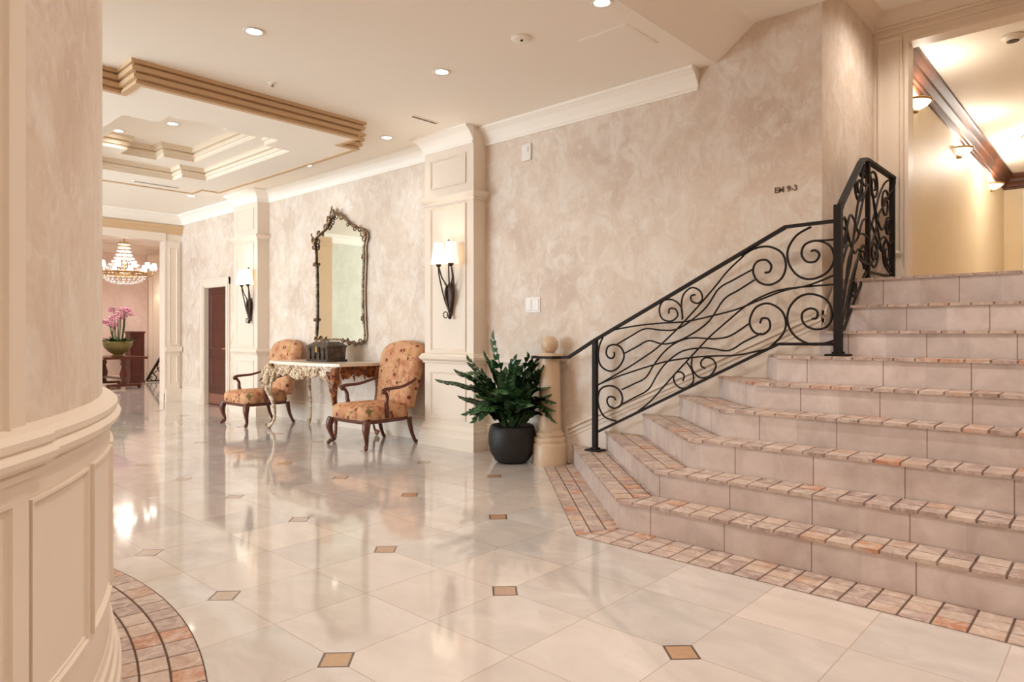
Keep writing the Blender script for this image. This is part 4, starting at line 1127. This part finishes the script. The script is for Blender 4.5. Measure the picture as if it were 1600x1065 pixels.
# ------------------------------------------------------------------ two-light sconces on the pilasters
def make_sconce(loc_, label):
    t = thing('wall_sconce', loc_, label, 'wall lamp', 0, 'two-light sconces on the pilasters')
    IR = M['bronze']
    # local origin on the wall face, z = 0 at the waist of the body
    m = MB()
    m.lathe([(0.0, -0.30), (0.02, -0.29), (0.032, -0.25), (0.045, -0.12), (0.052, 0.0), (0.04, 0.05), (0.02, 0.07), (0, 0.075)], (0.0, -0.03, 0), 16, mx=Matrix.Diagonal((1, 0.55, 1)))
    for s_ in (-1, 1):
        m.tube(catmull([(s_ * 0.0, -0.045, -0.25), (s_ * 0.05, -0.055, -0.06), (s_ * 0.03, -0.06, 0.03), (s_ * 0.06, -0.06, 0.07)], 4), [0.016] * 8 + [0.011] * 5, 7)
    m.ball((0.01, -0.05, -0.30), 0.022, 10, 0, (1, 1, 1.4))
    b_ = m.build('backplate', IR, t)
    m = MB(); pts = []
    for i in range(21):
        a = -0.6 + 2 * PI * 0.95 * i / 20; pts.append((-0.065 + 0.034 * math.cos(a), -0.045, -0.28 + 0.034 * math.sin(a)))
    m.tube(pts, 0.006, 7); m.build('curl', IR, t)
    m = MB(); m.tube([(0, -0.05, 0.05), (-0.008, -0.052, 0.30), (-0.005, -0.052, 0.52)], 0.0075, 8); m.ball((-0.005, -0.052, 0.53), 0.015, 10); m.build('spear', IR, t)
    for s_ in (-1, 1):
        m = MB()
        m.tube(catmull([(0, -0.045, -0.25), (s_ * 0.055, -0.06, -0.13), (s_ * 0.098, -0.075, 0.03), (s_ * 0.112, -0.10, 0.17), (s_ * 0.10, -0.115, 0.25)], 5), 0.0085, 8)
        m.tube(catmull([(s_ * 0.01, -0.05, -0.02), (s_ * 0.045, -0.06, 0.06), (s_ * 0.085, -0.08, 0.13), (s_ * 0.10, -0.11, 0.24)], 5), 0.008, 8)
        m.lathe([(0.0, 0.235), (0.014, 0.24), (0.03, 0.262), (0.034, 0.275), (0.0, 0.276)], (s_ * 0.10, -0.115, 0), 14)
        arm = m.build('arm', IR, t)
        m = MB(); m.lathe([(0.012, 0.275), (0.012, 0.34), (0.0, 0.342)], (s_ * 0.10, -0.115, 0), 10); m.build('candle', M['candle'], arm)
        m = MB(); m.lathe([(0.088, 0.272), (0.086, 0.29), (0.072, 0.36), (0.060, 0.44), (0.055, 0.505), (0.052, 0.505), (0.057, 0.44), (0.069, 0.36), (0.083, 0.29), (0.085, 0.272)], (s_ * 0.10, -0.115, 0), 26); m.build('lamp_shade', M['shade'], arm)
    return t
SCO = [(-5.525, PF, 1.745), (-10.12, PF, 1.745)]
s1 = make_sconce(SCO[0], 'bronze sconce with two lit shades on the pilaster beside the potted plant')
s2 = dup(s1, SCO[1], 0, 'bronze sconce with two lit shades on the far pilaster beside the dark door')

# ------------------------------------------------------------------ potted plant
PO = Vector((-4.50, 4.93, 0))
pt = thing('potted_plant', PO, 'leafy dark green plant in a round black pot at the foot of the stairs', 'potted plant')
m = MB(); m.lathe([(0.0, 0.0), (0.135, 0.0), (0.165, 0.02), (0.215, 0.10), (0.236, 0.19), (0.234, 0.28), (0.218, 0.345), (0.205, 0.365), (0.19, 0.365), (0.188, 0.33), (0.0, 0.33)], n=44); m.build('pot', M['pot'], pt)
m = MB(); m.lathe([(0.187, 0.328), (0.10, 0.345), (0.0, 0.35)], n=28); m.build('soil', M['soil'], pt)
VR = Vector((0.738, 0.674, 0)); VF = Vector((0.674, -0.738, 0))      # along the picture plane / towards the room
def frond(lat, z, fwd, bend=0.5, pairs=11, size=0.085, b0=None):
    b0 = b0 if b0 is not None else (rnd.uniform(-0.05, 0.05), rnd.uniform(-0.05, 0.05))
    base = VR * (b0[0] + lat * 0.12) + VF * (b0[1] + fwd * 0.12) + Vector((0, 0, 0.335))
    tip = VR * lat + VF * fwd + Vector((0, 0, z))
    midp = base.lerp(tip, 0.45) + Vector((0, 0, bend * 0.22 * (abs(lat) + abs(fwd) + 0.15)))
    P = catmull([base, base.lerp(midp, 0.5) + Vector((0, 0, 0.02)), midp, midp.lerp(tip, 0.55) + Vector((0, 0, 0.03 * bend)), tip], 8)
    m = MB(); k = len(P)
    m.tube(P, [0.010 * (1 - 0.75 * i / (k - 1)) + 0.001 for i in range(k)], 6, 1)
    side0 = Vector((rnd.uniform(-1, 1), rnd.uniform(-1, 1), rnd.uniform(0.2, 1.0)))
    for j in range(pairs):
        t = 0.20 + 0.80 * j / (pairs - 1); f = t * (k - 1); i = min(int(f), k - 2); p = P[i].lerp(P[i + 1], f - i); tg = (P[i + 1] - P[i]).normalized()
        up = Vector((0, 0, 1)); sd = tg.cross(up)
        if sd.length < 0.2: sd = tg.cross(Vector((0.3, 1, 0)))
        sd = (sd.normalized() + 0.35 * side0 * 0.6).normalized(); sd = (sd - tg * sd.dot(tg)).normalized()
        nn = tg.cross(sd)
        for s_ in ((-1, 1) if j < pairs - 1 else (0,)):
            L = size * (0.75 + 0.45 * math.sin(PI * (0.15 + 0.75 * t))) * rnd.uniform(0.85, 1.15); Wd = L * 0.33
            d = (tg * 0.62 + sd * s_ * 0.85 + nn * 0.22).normalized() if s_ else tg
            wv = d.cross(nn).normalized(); nl = wv.cross(d)
            q = p + tg * (0.012 * s_)
            rows = [(0.0, 0.10), (0.18, 0.72), (0.42, 1.0), (0.68, 0.78), (0.88, 0.34), (1.0, 0.0)]
            vs = []
            for r_, w_ in rows:
                c = q + d * (L * r_) - nl * (0.10 * L * r_ * r_)
                vs += [c + wv * (Wd * w_) + nl * (0.02 * w_), c - nl * 0.004 * w_, c - wv * (Wd * w_) + nl * (0.02 * w_)]
            fs = []
            for a in range(5):
                b = a * 3; e = b + 3
                fs += [(b, b + 1, e + 1, e), (b + 1, b + 2, e + 2, e + 1)]
            m.add(vs, fs, 0, 0.5, True)
    o = m.build('frond', [M['leaf'], M['stem']], pt)
    return o
FR = [(-0.17, 1.19, 0.05, 0.2, 13), (-0.66, 0.80, 0.10, 0.75, 14), (-0.40, 0.98, -0.05, 0.55, 13), (-0.42, 0.50, 0.12, 0.7, 12), (-0.28, 0.66, 0.25, 0.6, 11), (-0.47, 0.62, -0.10, 0.5, 12),
      (0.34, 0.55, 0.2, 0.8, 12), (0.24, 0.82, 0.10, 0.4, 12), (0.14, 1.00, 0.05, 0.25, 12), (0.04, 0.98, -0.10, 0.2, 12), (0.18, 0.96, 0.0, 0.3, 12), (-0.06, 0.86, 0.22, 0.4, 12), (0.12, 0.74, 0.28, 0.6, 12),
      (-0.16, 0.90, 0.10, 0.4, 12), (0.30, 0.66, 0.22, 0.6, 11), (0.05, 0.62, 0.34, 0.8, 11), (-0.32, 0.78, -0.15, 0.5, 11), (0.16, 0.72, 0.0, 0.4, 12), (0.0, 0.80, 0.05, 0.3, 12), (0.10, 0.88, 0.12, 0.3, 12), (-0.22, 0.56, 0.30, 0.7, 10), (0.26, 0.50, 0.12, 0.6, 10), (-0.26, 0.86, 0.02, 0.45, 12)]
FR += [(0.36, 0.62, 0.20, 1.0, 12), (0.36, 0.48, 0.26, 1.2, 12), (0.26, 0.90, 0.16, 0.7, 12), (-0.50, 0.88, 0.05, 0.9, 13), (-0.34, 0.46, 0.20, 1.0, 11), (-0.36, 0.88, 0.14, 1.3, 12), (-0.24, 1.02, 0.0, 1.0, 12), (0.22, 0.98, 0.06, 0.9, 12), (0.28, 0.74, 0.18, 1.0, 12), (-0.30, 0.56, 0.22, 1.2, 11), (0.12, 0.60, 0.30, 1.2, 11), (-0.10, 0.72, 0.32, 1.2, 11), (0.24, 0.88, 0.08, 0.9, 12), (-0.44, 0.74, 0.02, 1.0, 12), (0.02, 0.92, 0.10, 0.6, 13)]
for a in FR: frond(a[0], a[1], a[2], a[3], a[4] - 2, 0.104)

# ------------------------------------------------------------------ small things on the walls and the ceiling
sp = thing('light_switch', (-4.52, YW, 1.55), 'white double light switch plate on the plaster above the potted plant', 'light switch')
m = MB(); m.box(-0.10, 0.10, -0.008, 0.0, -0.078, 0.078); m.build('cover_plate', M['white'], sp, bevel=0.003)
for x in (-0.05, 0.05):
    m = MB(); m.box(x - 0.034, x + 0.034, -0.014, -0.006, -0.058, 0.058); m.build('rocker', M['white'], sp, bevel=0.003)
sk = thing('wall_plate', (-4.60, YW, 3.12), 'small white rectangular alarm plate high on the plaster beside the pilaster', 'wall plate')
m = MB(); m.box(-0.062, 0.062, -0.02, 0.0, -0.085, 0.085); m.build('housing', M['white'], sk, bevel=0.006)
m = MB(); m.box(-0.03, 0.03, -0.03, -0.018, 0.0, 0.05); m.build('lens', M['crystal'], sk, bevel=0.004)

wl = thing('wall_lettering', (-1.965, YW - 0.004, 2.362), 'small dark lettering on the plaster wall left of the stair recess', 'lettering')
cu = bpy.data.curves.new('lettering', 'FONT'); cu.body = 'EM 9-3'; cu.size = 0.062; cu.extrude = 0.003; cu.align_x = 'CENTER'; cu.align_y = 'CENTER'; cu.offset = 0.0006
to = bpy.data.objects.new('lettering_curve', cu); COL.objects.link(to)
dg_ = bpy.context.evaluated_depsgraph_get(); me = bpy.data.meshes.new_from_object(to.evaluated_get(dg_)); bpy.data.objects.remove(to)
me.materials.clear(); me.materials.append(M['ink'])
lo_ = bpy.data.objects.new('letters', me); COL.objects.link(lo_); lo_.parent = wl; lo_.rotation_euler = (PI / 2, 0, 0)

CANS = [(-4.778, 2.415, ZC, 'recessed ceiling light nearest the curved wall'), (-4.335, 3.861, ZC, 'recessed ceiling light between the dropped soffit and the stairs'),
        (-6.24, 4.73, ZC, 'recessed ceiling light beside the pilaster, behind the soffit corner'), (-2.635, 3.781, ZC, 'recessed ceiling light above the foot of the stairs'),
        (-7.974, 3.073, 3.62, 'recessed ceiling light in the middle of the stepped ceiling tray'), (-8.72, 2.75, 3.62, 'recessed ceiling light in the tray next to the curved wall'),
        (-8.04, 4.80, ZC, 'small recessed ceiling light along the mirror wall')]
CANS_UNSEEN = [(-2.75, 1.9, ZC, 'recessed ceiling light above the middle of the near floor'), (-0.9, 3.8, 3.715, 'recessed ceiling light above the lowest step at the right'), (-0.9, 1.5, 3.715, 'recessed ceiling light in the raised ceiling right of the camera'),
               (0.9, 1.5, 3.715, 'added recessed fill light near the right wall'), (0.9, 3.8, 3.715, 'added recessed fill light over the right end of the lowest step'), (0.9, -1.8, 3.715, 'added recessed fill light at the right behind the camera'), (-0.5, -1.5, 3.715, 'recessed ceiling light in the raised ceiling behind the camera'), (-11.2, 3.2, ZC, 'recessed ceiling light before the wide opening'),  # three right-hand cans added out of view to brighten stairs and near floor
               (-11.2, 4.6, ZC, 'recessed ceiling light in front of the dark door'), (-1.15, 5.95, 4.05, 'recessed ceiling light above the stair landing'), (-15.0, 4.2, 3.62, 'added recessed fill light just inside the room beyond the opening'),
               (-18.4, 4.0, 3.62, 'added recessed fill light in the far corner of the room beyond'), (-17.6, 7.0, 3.62, 'added recessed fill light over the iron balustrade in the room beyond')]  # far-room cans are unseen, added to brighten the room beyond
proto = None
def make_can(x, y, z, label):
    t = thing('recessed_light', (x, y, z), label, 'ceiling light', 0, 'recessed lights in the ceiling')
    m = MB(); m.lathe([(0.052, -0.001), (0.056, -0.006), (0.074, -0.008), (0.078, 0.0), (0.052, 0.0)], n=28); m.build('trim_ring', M['white'], t)
    m = MB(); m.lathe([(0.0, -0.004), (0.03, -0.004), (0.053, -0.0015)], n=24); m.build('lens', M['lens'], t)
    return t
for i, (x, y, z, lb) in enumerate(CANS):
    if proto is None: proto = make_can(x, y, z, lb)
    else: dup(proto, (x, y, z), 0, lb)
for x, y, z, lb in CANS_UNSEEN: dup(proto, (x, y, z), 0, lb)

sd = thing('smoke_detector', (-3.40, 3.83, ZC), 'round white smoke detector with a dark sensor dot on the ceiling', 'smoke detector')
m = MB(); m.lathe([(0.0, -0.022), (0.055, -0.02), (0.075, -0.012), (0.08, 0.0), (0.0, 0.0)], n=32); m.build('housing', M['ceiling'], sd)
m = MB(); m.ball((0.012, -0.012, -0.022), 0.011, 12); m.build('sensor', M['bronze'], sd)
spk = thing('sprinkler_head', (-5.635, 3.02, ZC), 'small sprinkler head on the ceiling beside the soffit moulding', 'sprinkler')
m = MB(); m.lathe([(0.0, -0.012), (0.03, -0.012), (0.04, 0.0)], n=20); m.build('escutcheon', M['ceiling'], spk)
m = MB(); m.tube([(0, 0, -0.01), (0, 0, -0.03)], 0.006, 8); m.lathe([(0.0, -0.033), (0.018, -0.031), (0.0, -0.03)], n=14); m.build('deflector', M['gold'], spk)
def vent(loc_, L, W_, label, nm='air_vent'):
    t = thing(nm, loc_, label, 'air vent')
    m = MB(); m.box(-W_ / 2, W_ / 2, -L / 2, L / 2, -0.007, 0.0); m.build('frame', M['ceiling'], t)
    m = MB(); m.box(-W_ / 2 + 0.018, W_ / 2 - 0.018, -L / 2 + 0.018, L / 2 - 0.018, -0.009, -0.005); m.build('slot', M['shadow_gap'], t)
vent((-5.43, 4.60, ZC), 0.36, 0.06, 'slim slot air vent on the ceiling near the pilaster')
vent((-9.90, 3.60, 3.31), 0.60, 0.07, 'long slot air vent in the far margin of the dropped soffit')
hp_ = thing('access_panel', (-2.90, 4.37, ZC), 'flush painted access panel in the ceiling beside the stairs', 'access panel')
m = MB(); m.box(-0.22, 0.22, -0.22, 0.22, -0.006, 0.0); m.build('frame', M['ceiling'], hp_)
m = MB(); m.box(-0.20, 0.20, -0.20, 0.20, -0.008, -0.005); m.build('hatch', M['ceiling'], hp_, bevel=0.002)

# ------------------------------------------------------------------ corridor upstairs
CS = [(7.70, 'half-bowl uplight sconce nearest the stairs on the corridor wall'), (10.05, 'half-bowl uplight sconce second along the corridor wall'), (12.75, 'half-bowl uplight sconce farthest along the corridor wall')]
def make_bowl(y, lb):
    t = thing('uplight_sconce', (-1.62, y, 3.56), lb, 'wall lamp', 0, 'uplight sconces along the corridor')
    m = MB(); m.lathe([(0.0, -0.085), (0.06, -0.075), (0.13, -0.04), (0.165, 0.0), (0.158, 0.0), (0.12, -0.034), (0.05, -0.06), (0.0, -0.066)], n=20, a0=-PI / 2, a1=PI / 2); m.build('bowl', M['bowl_glass'], t)
    m = MB()
    m.tube([(0.167 * math.cos(-PI / 2 + PI * i / 16), 0.167 * math.sin(-PI / 2 + PI * i / 16), 0.0) for i in range(17)], 0.012, 8)
    m.ball((0.03, 0, -0.095), 0.02, 10); m.box(-0.001, 0.02, -0.06, 0.06, -0.10, 0.03); m.build('rim', M['gold'], t)
    return t
b0 = make_bowl(*CS[0])
for y, lb in CS[1:]: dup(b0, (-1.62, y, 3.56), 0, lb)
cl_ = thing('ceiling_lamp', (-0.9, 11.6, 3.95), 'flat round flush lamp on the corridor ceiling', 'ceiling lamp')
m = MB(); m.lathe([(0.0, -0.07), (0.14, -0.06), (0.20, -0.02), (0.20, -0.012)], n=28); m.build('diffuser', M['bowl_glass'], cl_)
m = MB(); m.lathe([(0.20, -0.022), (0.22, -0.018), (0.225, 0.0), (0.0, 0.0)], n=28); m.build('rim', M['white'], cl_)
cd = thing('smoke_detector', (-0.80, 7.60, 3.95), 'round white smoke detector on the corridor ceiling', 'smoke detector')
m = MB(); m.lathe([(0.0, -0.05), (0.06, -0.045), (0.085, -0.02), (0.09, 0.0), (0.0, 0.0)], n=24); m.build('housing', M['white'], cd)
m = MB(); m.lathe([(0.04, -0.052), (0.05, -0.05), (0.0, -0.047)], n=16); m.build('sensor_grille', M['shadow_gap'], cd)

# ------------------------------------------------------------------ the room beyond
DT = Vector((-17.75, 5.52, 0))
ft = thing('trestle_table', DT, 'dark wooden trestle table with turned legs in the room beyond the opening', 'table')
m = MB(); m.box(-0.92, 0.80, -0.46, 0.46, 0.68, 0.735); m.build('tabletop', M['walnut'], ft, bevel=0.008)
for x in (0.62, -0.75):
    m = MB(); m.lathe([(0.05, 0.10), (0.07, 0.14), (0.045, 0.18), (0.075, 0.26), (0.09, 0.34), (0.06, 0.44), (0.045, 0.52), (0.075, 0.57), (0.055, 0.62), (0.08, 0.68)], (x, 0, 0), 18); leg = m.build('leg', M['walnut'], ft)
    m = MB(); m.box(x - 0.05, x + 0.05, -0.36, 0.36, 0.055, 0.11); m.ball((x, -0.33, 0.035), 0.042, 10, 0, (1, 1, 0.83)); m.ball((x, 0.33, 0.035), 0.042, 10, 0, (1, 1, 0.83)); m.build('foot', M['walnut'], leg)
m = MB(); m.box(-0.75, 0.62, -0.03, 0.03, 0.20, 0.25); m.build('stretcher', M['walnut'], ft)
op = thing('orchid_planter', (-17.3, 5.45, 0.735), 'pink orchids in an olive planter bowl on the trestle table', 'potted plant')
m = MB(); m.lathe([(0.0, 0.0), (0.12, 0.0), (0.13, 0.02), (0.09, 0.05), (0.19, 0.12), (0.28, 0.22), (0.31, 0.33), (0.30, 0.35), (0.27, 0.33), (0.0, 0.31)], n=30); m.build('bowl', M['olive'], op)
m = MB()
for i in range(60):
    a = rnd.uniform(0, 2 * PI); r_ = rnd.uniform(0.05, 0.26); L = rnd.uniform(0.14, 0.26); d = Vector((math.cos(a), math.sin(a), rnd.uniform(0.3, 1.0))).normalized(); p = Vector((r_ * math.cos(a), r_ * math.sin(a), 0.33)); wv = d.cross(Vector((0, 0, 1))).normalized() * 0.035
    m.add([p, p + d * L * 0.5 + wv, p + d * L - Vector((0, 0, 0.03)), p + d * L * 0.5 - wv], [(0, 1, 2, 3)], 0)
m.build('foliage', M['leaf'], op)
for i in range(13):
    a = i * 0.5 + rnd.uniform(-.2, .2); out = rnd.uniform(0.12, 0.40); H_ = rnd.uniform(0.75, 1.12)
    m = MB(); P = catmull([(0.08 * math.cos(a), 0.08 * math.sin(a), 0.32), (0.14 * math.cos(a), 0.14 * math.sin(a), 0.32 + 0.5 * (H_ - 0.32)), (out * 0.7 * math.cos(a), out * 0.7 * math.sin(a), H_), (out * 1.2 * math.cos(a), out * 1.2 * math.sin(a), H_ - 0.04)], 5)
    m.tube(P, 0.009, 6); st = m.build('flower_stem', M['stem'], op)
    m = MB()
    for p in P[8:]:
        for q in range(3):
            c = p + Vector((rnd.uniform(-.05, .05), rnd.uniform(-.05, .05), rnd.uniform(-.05, .03)))
            m.ball(c, 0.026, 6, 0, (1.0, 1.0, 0.6))
    m.build('blossoms', M['petal'], st)
cb = thing('newel_cabinet', (-19.1, 6.42, 0), 'tall red mahogany pedestal behind the trestle table', 'pedestal')
m = MB(); m.box(-0.17, 0.17, -0.17, 0.17, 0.06, 1.28); P = lambda u, w, p: (0.17 + p, u, w); m.ring(P, -0.12, 0.12, 0.2, 1.2, [(0, 0), (0, 0.01), (0.012, 0.01), (0.02, 0)]); m.build('body', M['mahogany'], cb)
m = MB(); m.box(-0.19, 0.19, -0.19, 0.19, 1.28, 1.33); m.build('top', M['mahogany'], cb, bevel=0.01)
m = MB(); m.box(-0.185, 0.185, -0.185, 0.185, 0, 0.06); m.build('plinth', M['mahogany'], cb)
ir = thing('iron_balustrade', (-19.0, 7.05, 0), 'dark iron balustrade slanting up beside the mahogany pedestal', 'railing')
m = MB(); m.bar([(0, -0.38, 0.05), (0, 0.60, 1.75)], 0.05, 0.05, up=(1, 0, 0)); m.build('handrail', M['iron'], ir)
m = MB(); m.bar([(0, -0.38, 0.03), (0, 0.60, 0.03)], 0.03, 0.03, up=(1, 0, 0)); m.box(-0.02, 0.02, 0.57, 0.61, 0, 1.72); m.build('frame', M['iron'], ir)
for i in range(8):
    y = -0.30 + 0.115 * i; h_ = 0.05 + (y + 0.38) * 1.735
    m = MB(); m.tube(catmull([(0, y, 0.03), (0, y + 0.05, h_ * 0.3), (0, y - 0.05, h_ * 0.65), (0, y + 0.02, h_)], 5), 0.014, 6); m.tube([(0, y - 0.05, h_ * 0.55), (0, y + 0.06, h_ * 0.75)], 0.012, 6); m.build('baluster', M['iron'], ir)
# far wall sconce
fs_ = thing('wall_sconce', (FX + 0.10, 7.36, 2.35), 'single lit wall sconce on the far room pilaster', 'wall lamp')
m = MB(); m.lathe([(0.0, -0.22), (0.04, -0.16), (0.05, 0.0), (0.0, 0.03)], (0.04, 0, 0), 12); m.tube(catmull([(0.04, 0, -0.05), (0.12, 0, -0.06), (0.14, 0, 0.03)], 4), 0.012, 7); m.build('backplate', M['gold'], fs_)
m = MB(); m.lathe([(0.13, 0.02), (0.08, 0.27), (0.077, 0.27), (0.127, 0.02)], (0.14, 0, 0), 20); m.build('lamp_shade', M['candle'], fs_)
# chandelier
chl = thing('chandelier', (-16.6, 5.36, 2.62), 'crystal chandelier with lit candle shades hanging in the room beyond', 'chandelier')
m = MB(); ring_ = [(0.46 * math.cos(2 * PI * i / 32), 0.46 * math.sin(2 * PI * i / 32), 0) for i in range(32)]
m.tube(ring_, 0.022, 8, closed=True); m.tube([(p[0] * 1.0, p[1] * 1.0, -0.05) for p in ring_], 0.014, 8, closed=True); m.build('ring', M['gold'], chl)
m = MB(); m.tube([(0, 0, 0.0), (0, 0, 1.0)], 0.012, 8); m.lathe([(0.06, 1.0), (0.05, 0.97), (0.0, 0.96)], n=16); m.lathe([(0.0, 0.60), (0.10, 0.62), (0.13, 0.66), (0.10, 0.68), (0, 0.68)], n=20); m.build('stem', M['gold'], chl)
m = MB()
for i in range(28):
    a = 2 * PI * i / 28
    for j in range(9):
        t = j / 8; rr_ = 0.44 * (1 - t) ** 1.6 + 0.11 * t; m.ball((rr_ * math.cos(a), rr_ * math.sin(a), 0.02 + 0.62 * t), 0.017, 6)
for i in range(24):
    a = 2 * PI * i / 24
    for j in range(6):
        t = j / 5; rr_ = 0.44 * math.cos(t * PI / 2); m.ball((rr_ * math.cos(a), rr_ * math.sin(a), -0.06 - 0.20 * math.sin(t * PI / 2)), 0.018, 6)
tag(m.build('crystal_strands', M['crystal'], chl), kind='stuff')
for i in range(12):
    a = 2 * PI * i / 12; ca, sa = math.cos(a), math.sin(a)
    m = MB(); m.tube(catmull([(0.44 * ca, 0.44 * sa, 0), (0.54 * ca, 0.54 * sa, -0.05), (0.60 * ca, 0.60 * sa, 0.02), (0.60 * ca, 0.60 * sa, 0.07)], 4), 0.011, 6); m.lathe([(0.0, 0.06), (0.035, 0.08), (0.0, 0.085)], (0.60 * ca, 0.60 * sa, 0), 10); arm = m.build('arm', M['gold'], chl)
    m = MB(); m.lathe([(0.065, 0.09), (0.04, 0.22), (0.0, 0.221)], (0.60 * ca, 0.60 * sa, 0), 14); m.build('candle_shade', M['candle'], arm)

# ------------------------------------------------------------------ light
def lamp(kind, name, loc, energy, color, rot=None, **kw):
    d = bpy.data.lights.new(name, kind); d.energy = energy; d.color = color
    for k, v in kw.items(): setattr(d, k, v)
    o = bpy.data.objects.new(name, d); COL.objects.link(o); o.location = loc
    if rot: o.rotation_euler = rot
    return o
WARM = (1.0, 0.88, 0.74); NEUT = (1.0, 0.955, 0.90); SOFT = (1.0, 0.935, 0.865); COOL = (0.68, 0.84, 1.0)
POW = [40, 40, 12, 42, 26, 26, 8, 62, 100, 92, 92, 105, 90, 90, 22, 8, 80, 240, 240, 240]
for i, (x, y, z) in enumerate([c[:3] for c in CANS + CANS_UNSEEN]):
    lamp('SPOT', 'downlight', (x, y, z - 0.02), POW[i] * CAN_W, NEUT if x < -5 else SOFT, spot_size=R(140), spot_blend=1.0, shadow_soft_size=0.06)
for sx, sy, sz in SCO:
    for s_ in (-1, 1):
        lamp('POINT', 'sconce_bulb', (sx + s_ * 0.10, sy - 0.115, sz + 0.40), 3.5, WARM, shadow_soft_size=0.03)
for y, lb in CS:
    lamp('POINT', 'uplight_bulb', (-1.53, y, 3.55), 13, (1.0, 0.93, 0.82), shadow_soft_size=0.04)
lamp('POINT', 'corridor_bulb', (-0.9, 11.6, 3.80), 55, (1.0, 0.93, 0.82), shadow_soft_size=0.1)
lamp('POINT', 'chandelier_bulbs', (-16.6, 5.36, 2.9), 35, NEUT, shadow_soft_size=0.12)
for a, b in WX:
    lamp('AREA', 'window_daylight', ((a + b) / 2, -5.98, 1.75), WIN_W, COOL, (PI / 2 + R(36), 0, 0), shape='RECTANGLE', size=b - a, size_y=2.75)
w = bpy.data.worlds.new('World'); SC.world = w; w.use_nodes = True
bg = w.node_tree.nodes['Background']; bg.inputs[0].default_value = (1.0, 0.95, 0.88, 1); bg.inputs[1].default_value = 0.8

# ------------------------------------------------------------------ camera
cam = bpy.data.cameras.new('camera'); co = bpy.data.objects.new('camera', cam); COL.objects.link(co)
co.location = (0, 0, 1.25); co.rotation_euler = (PI / 2, 0, R(42.401))
cam.sensor_width = 36.0; cam.lens = 1062.0 / 1600.0 * 36.0; cam.shift_y = -10.35 / 1600.0; cam.clip_start = 0.05
SC.camera = co
SC.view_settings.view_transform = 'Standard'; SC.view_settings.look = 'None'; SC.view_settings.gamma = 1.0
SC.view_settings.exposure = EXPO; SC.view_settings.use_curve_mapping = False
SC.cycles.use_denoising = True
SC.cycles.max_bounces = 10; SC.cycles.diffuse_bounces = 6; SC.cycles.glossy_bounces = 4
SC.cycles.sample_clamp_indirect = 6.0
SC.cycles.caustics_reflective = False; SC.cycles.caustics_refractive = False
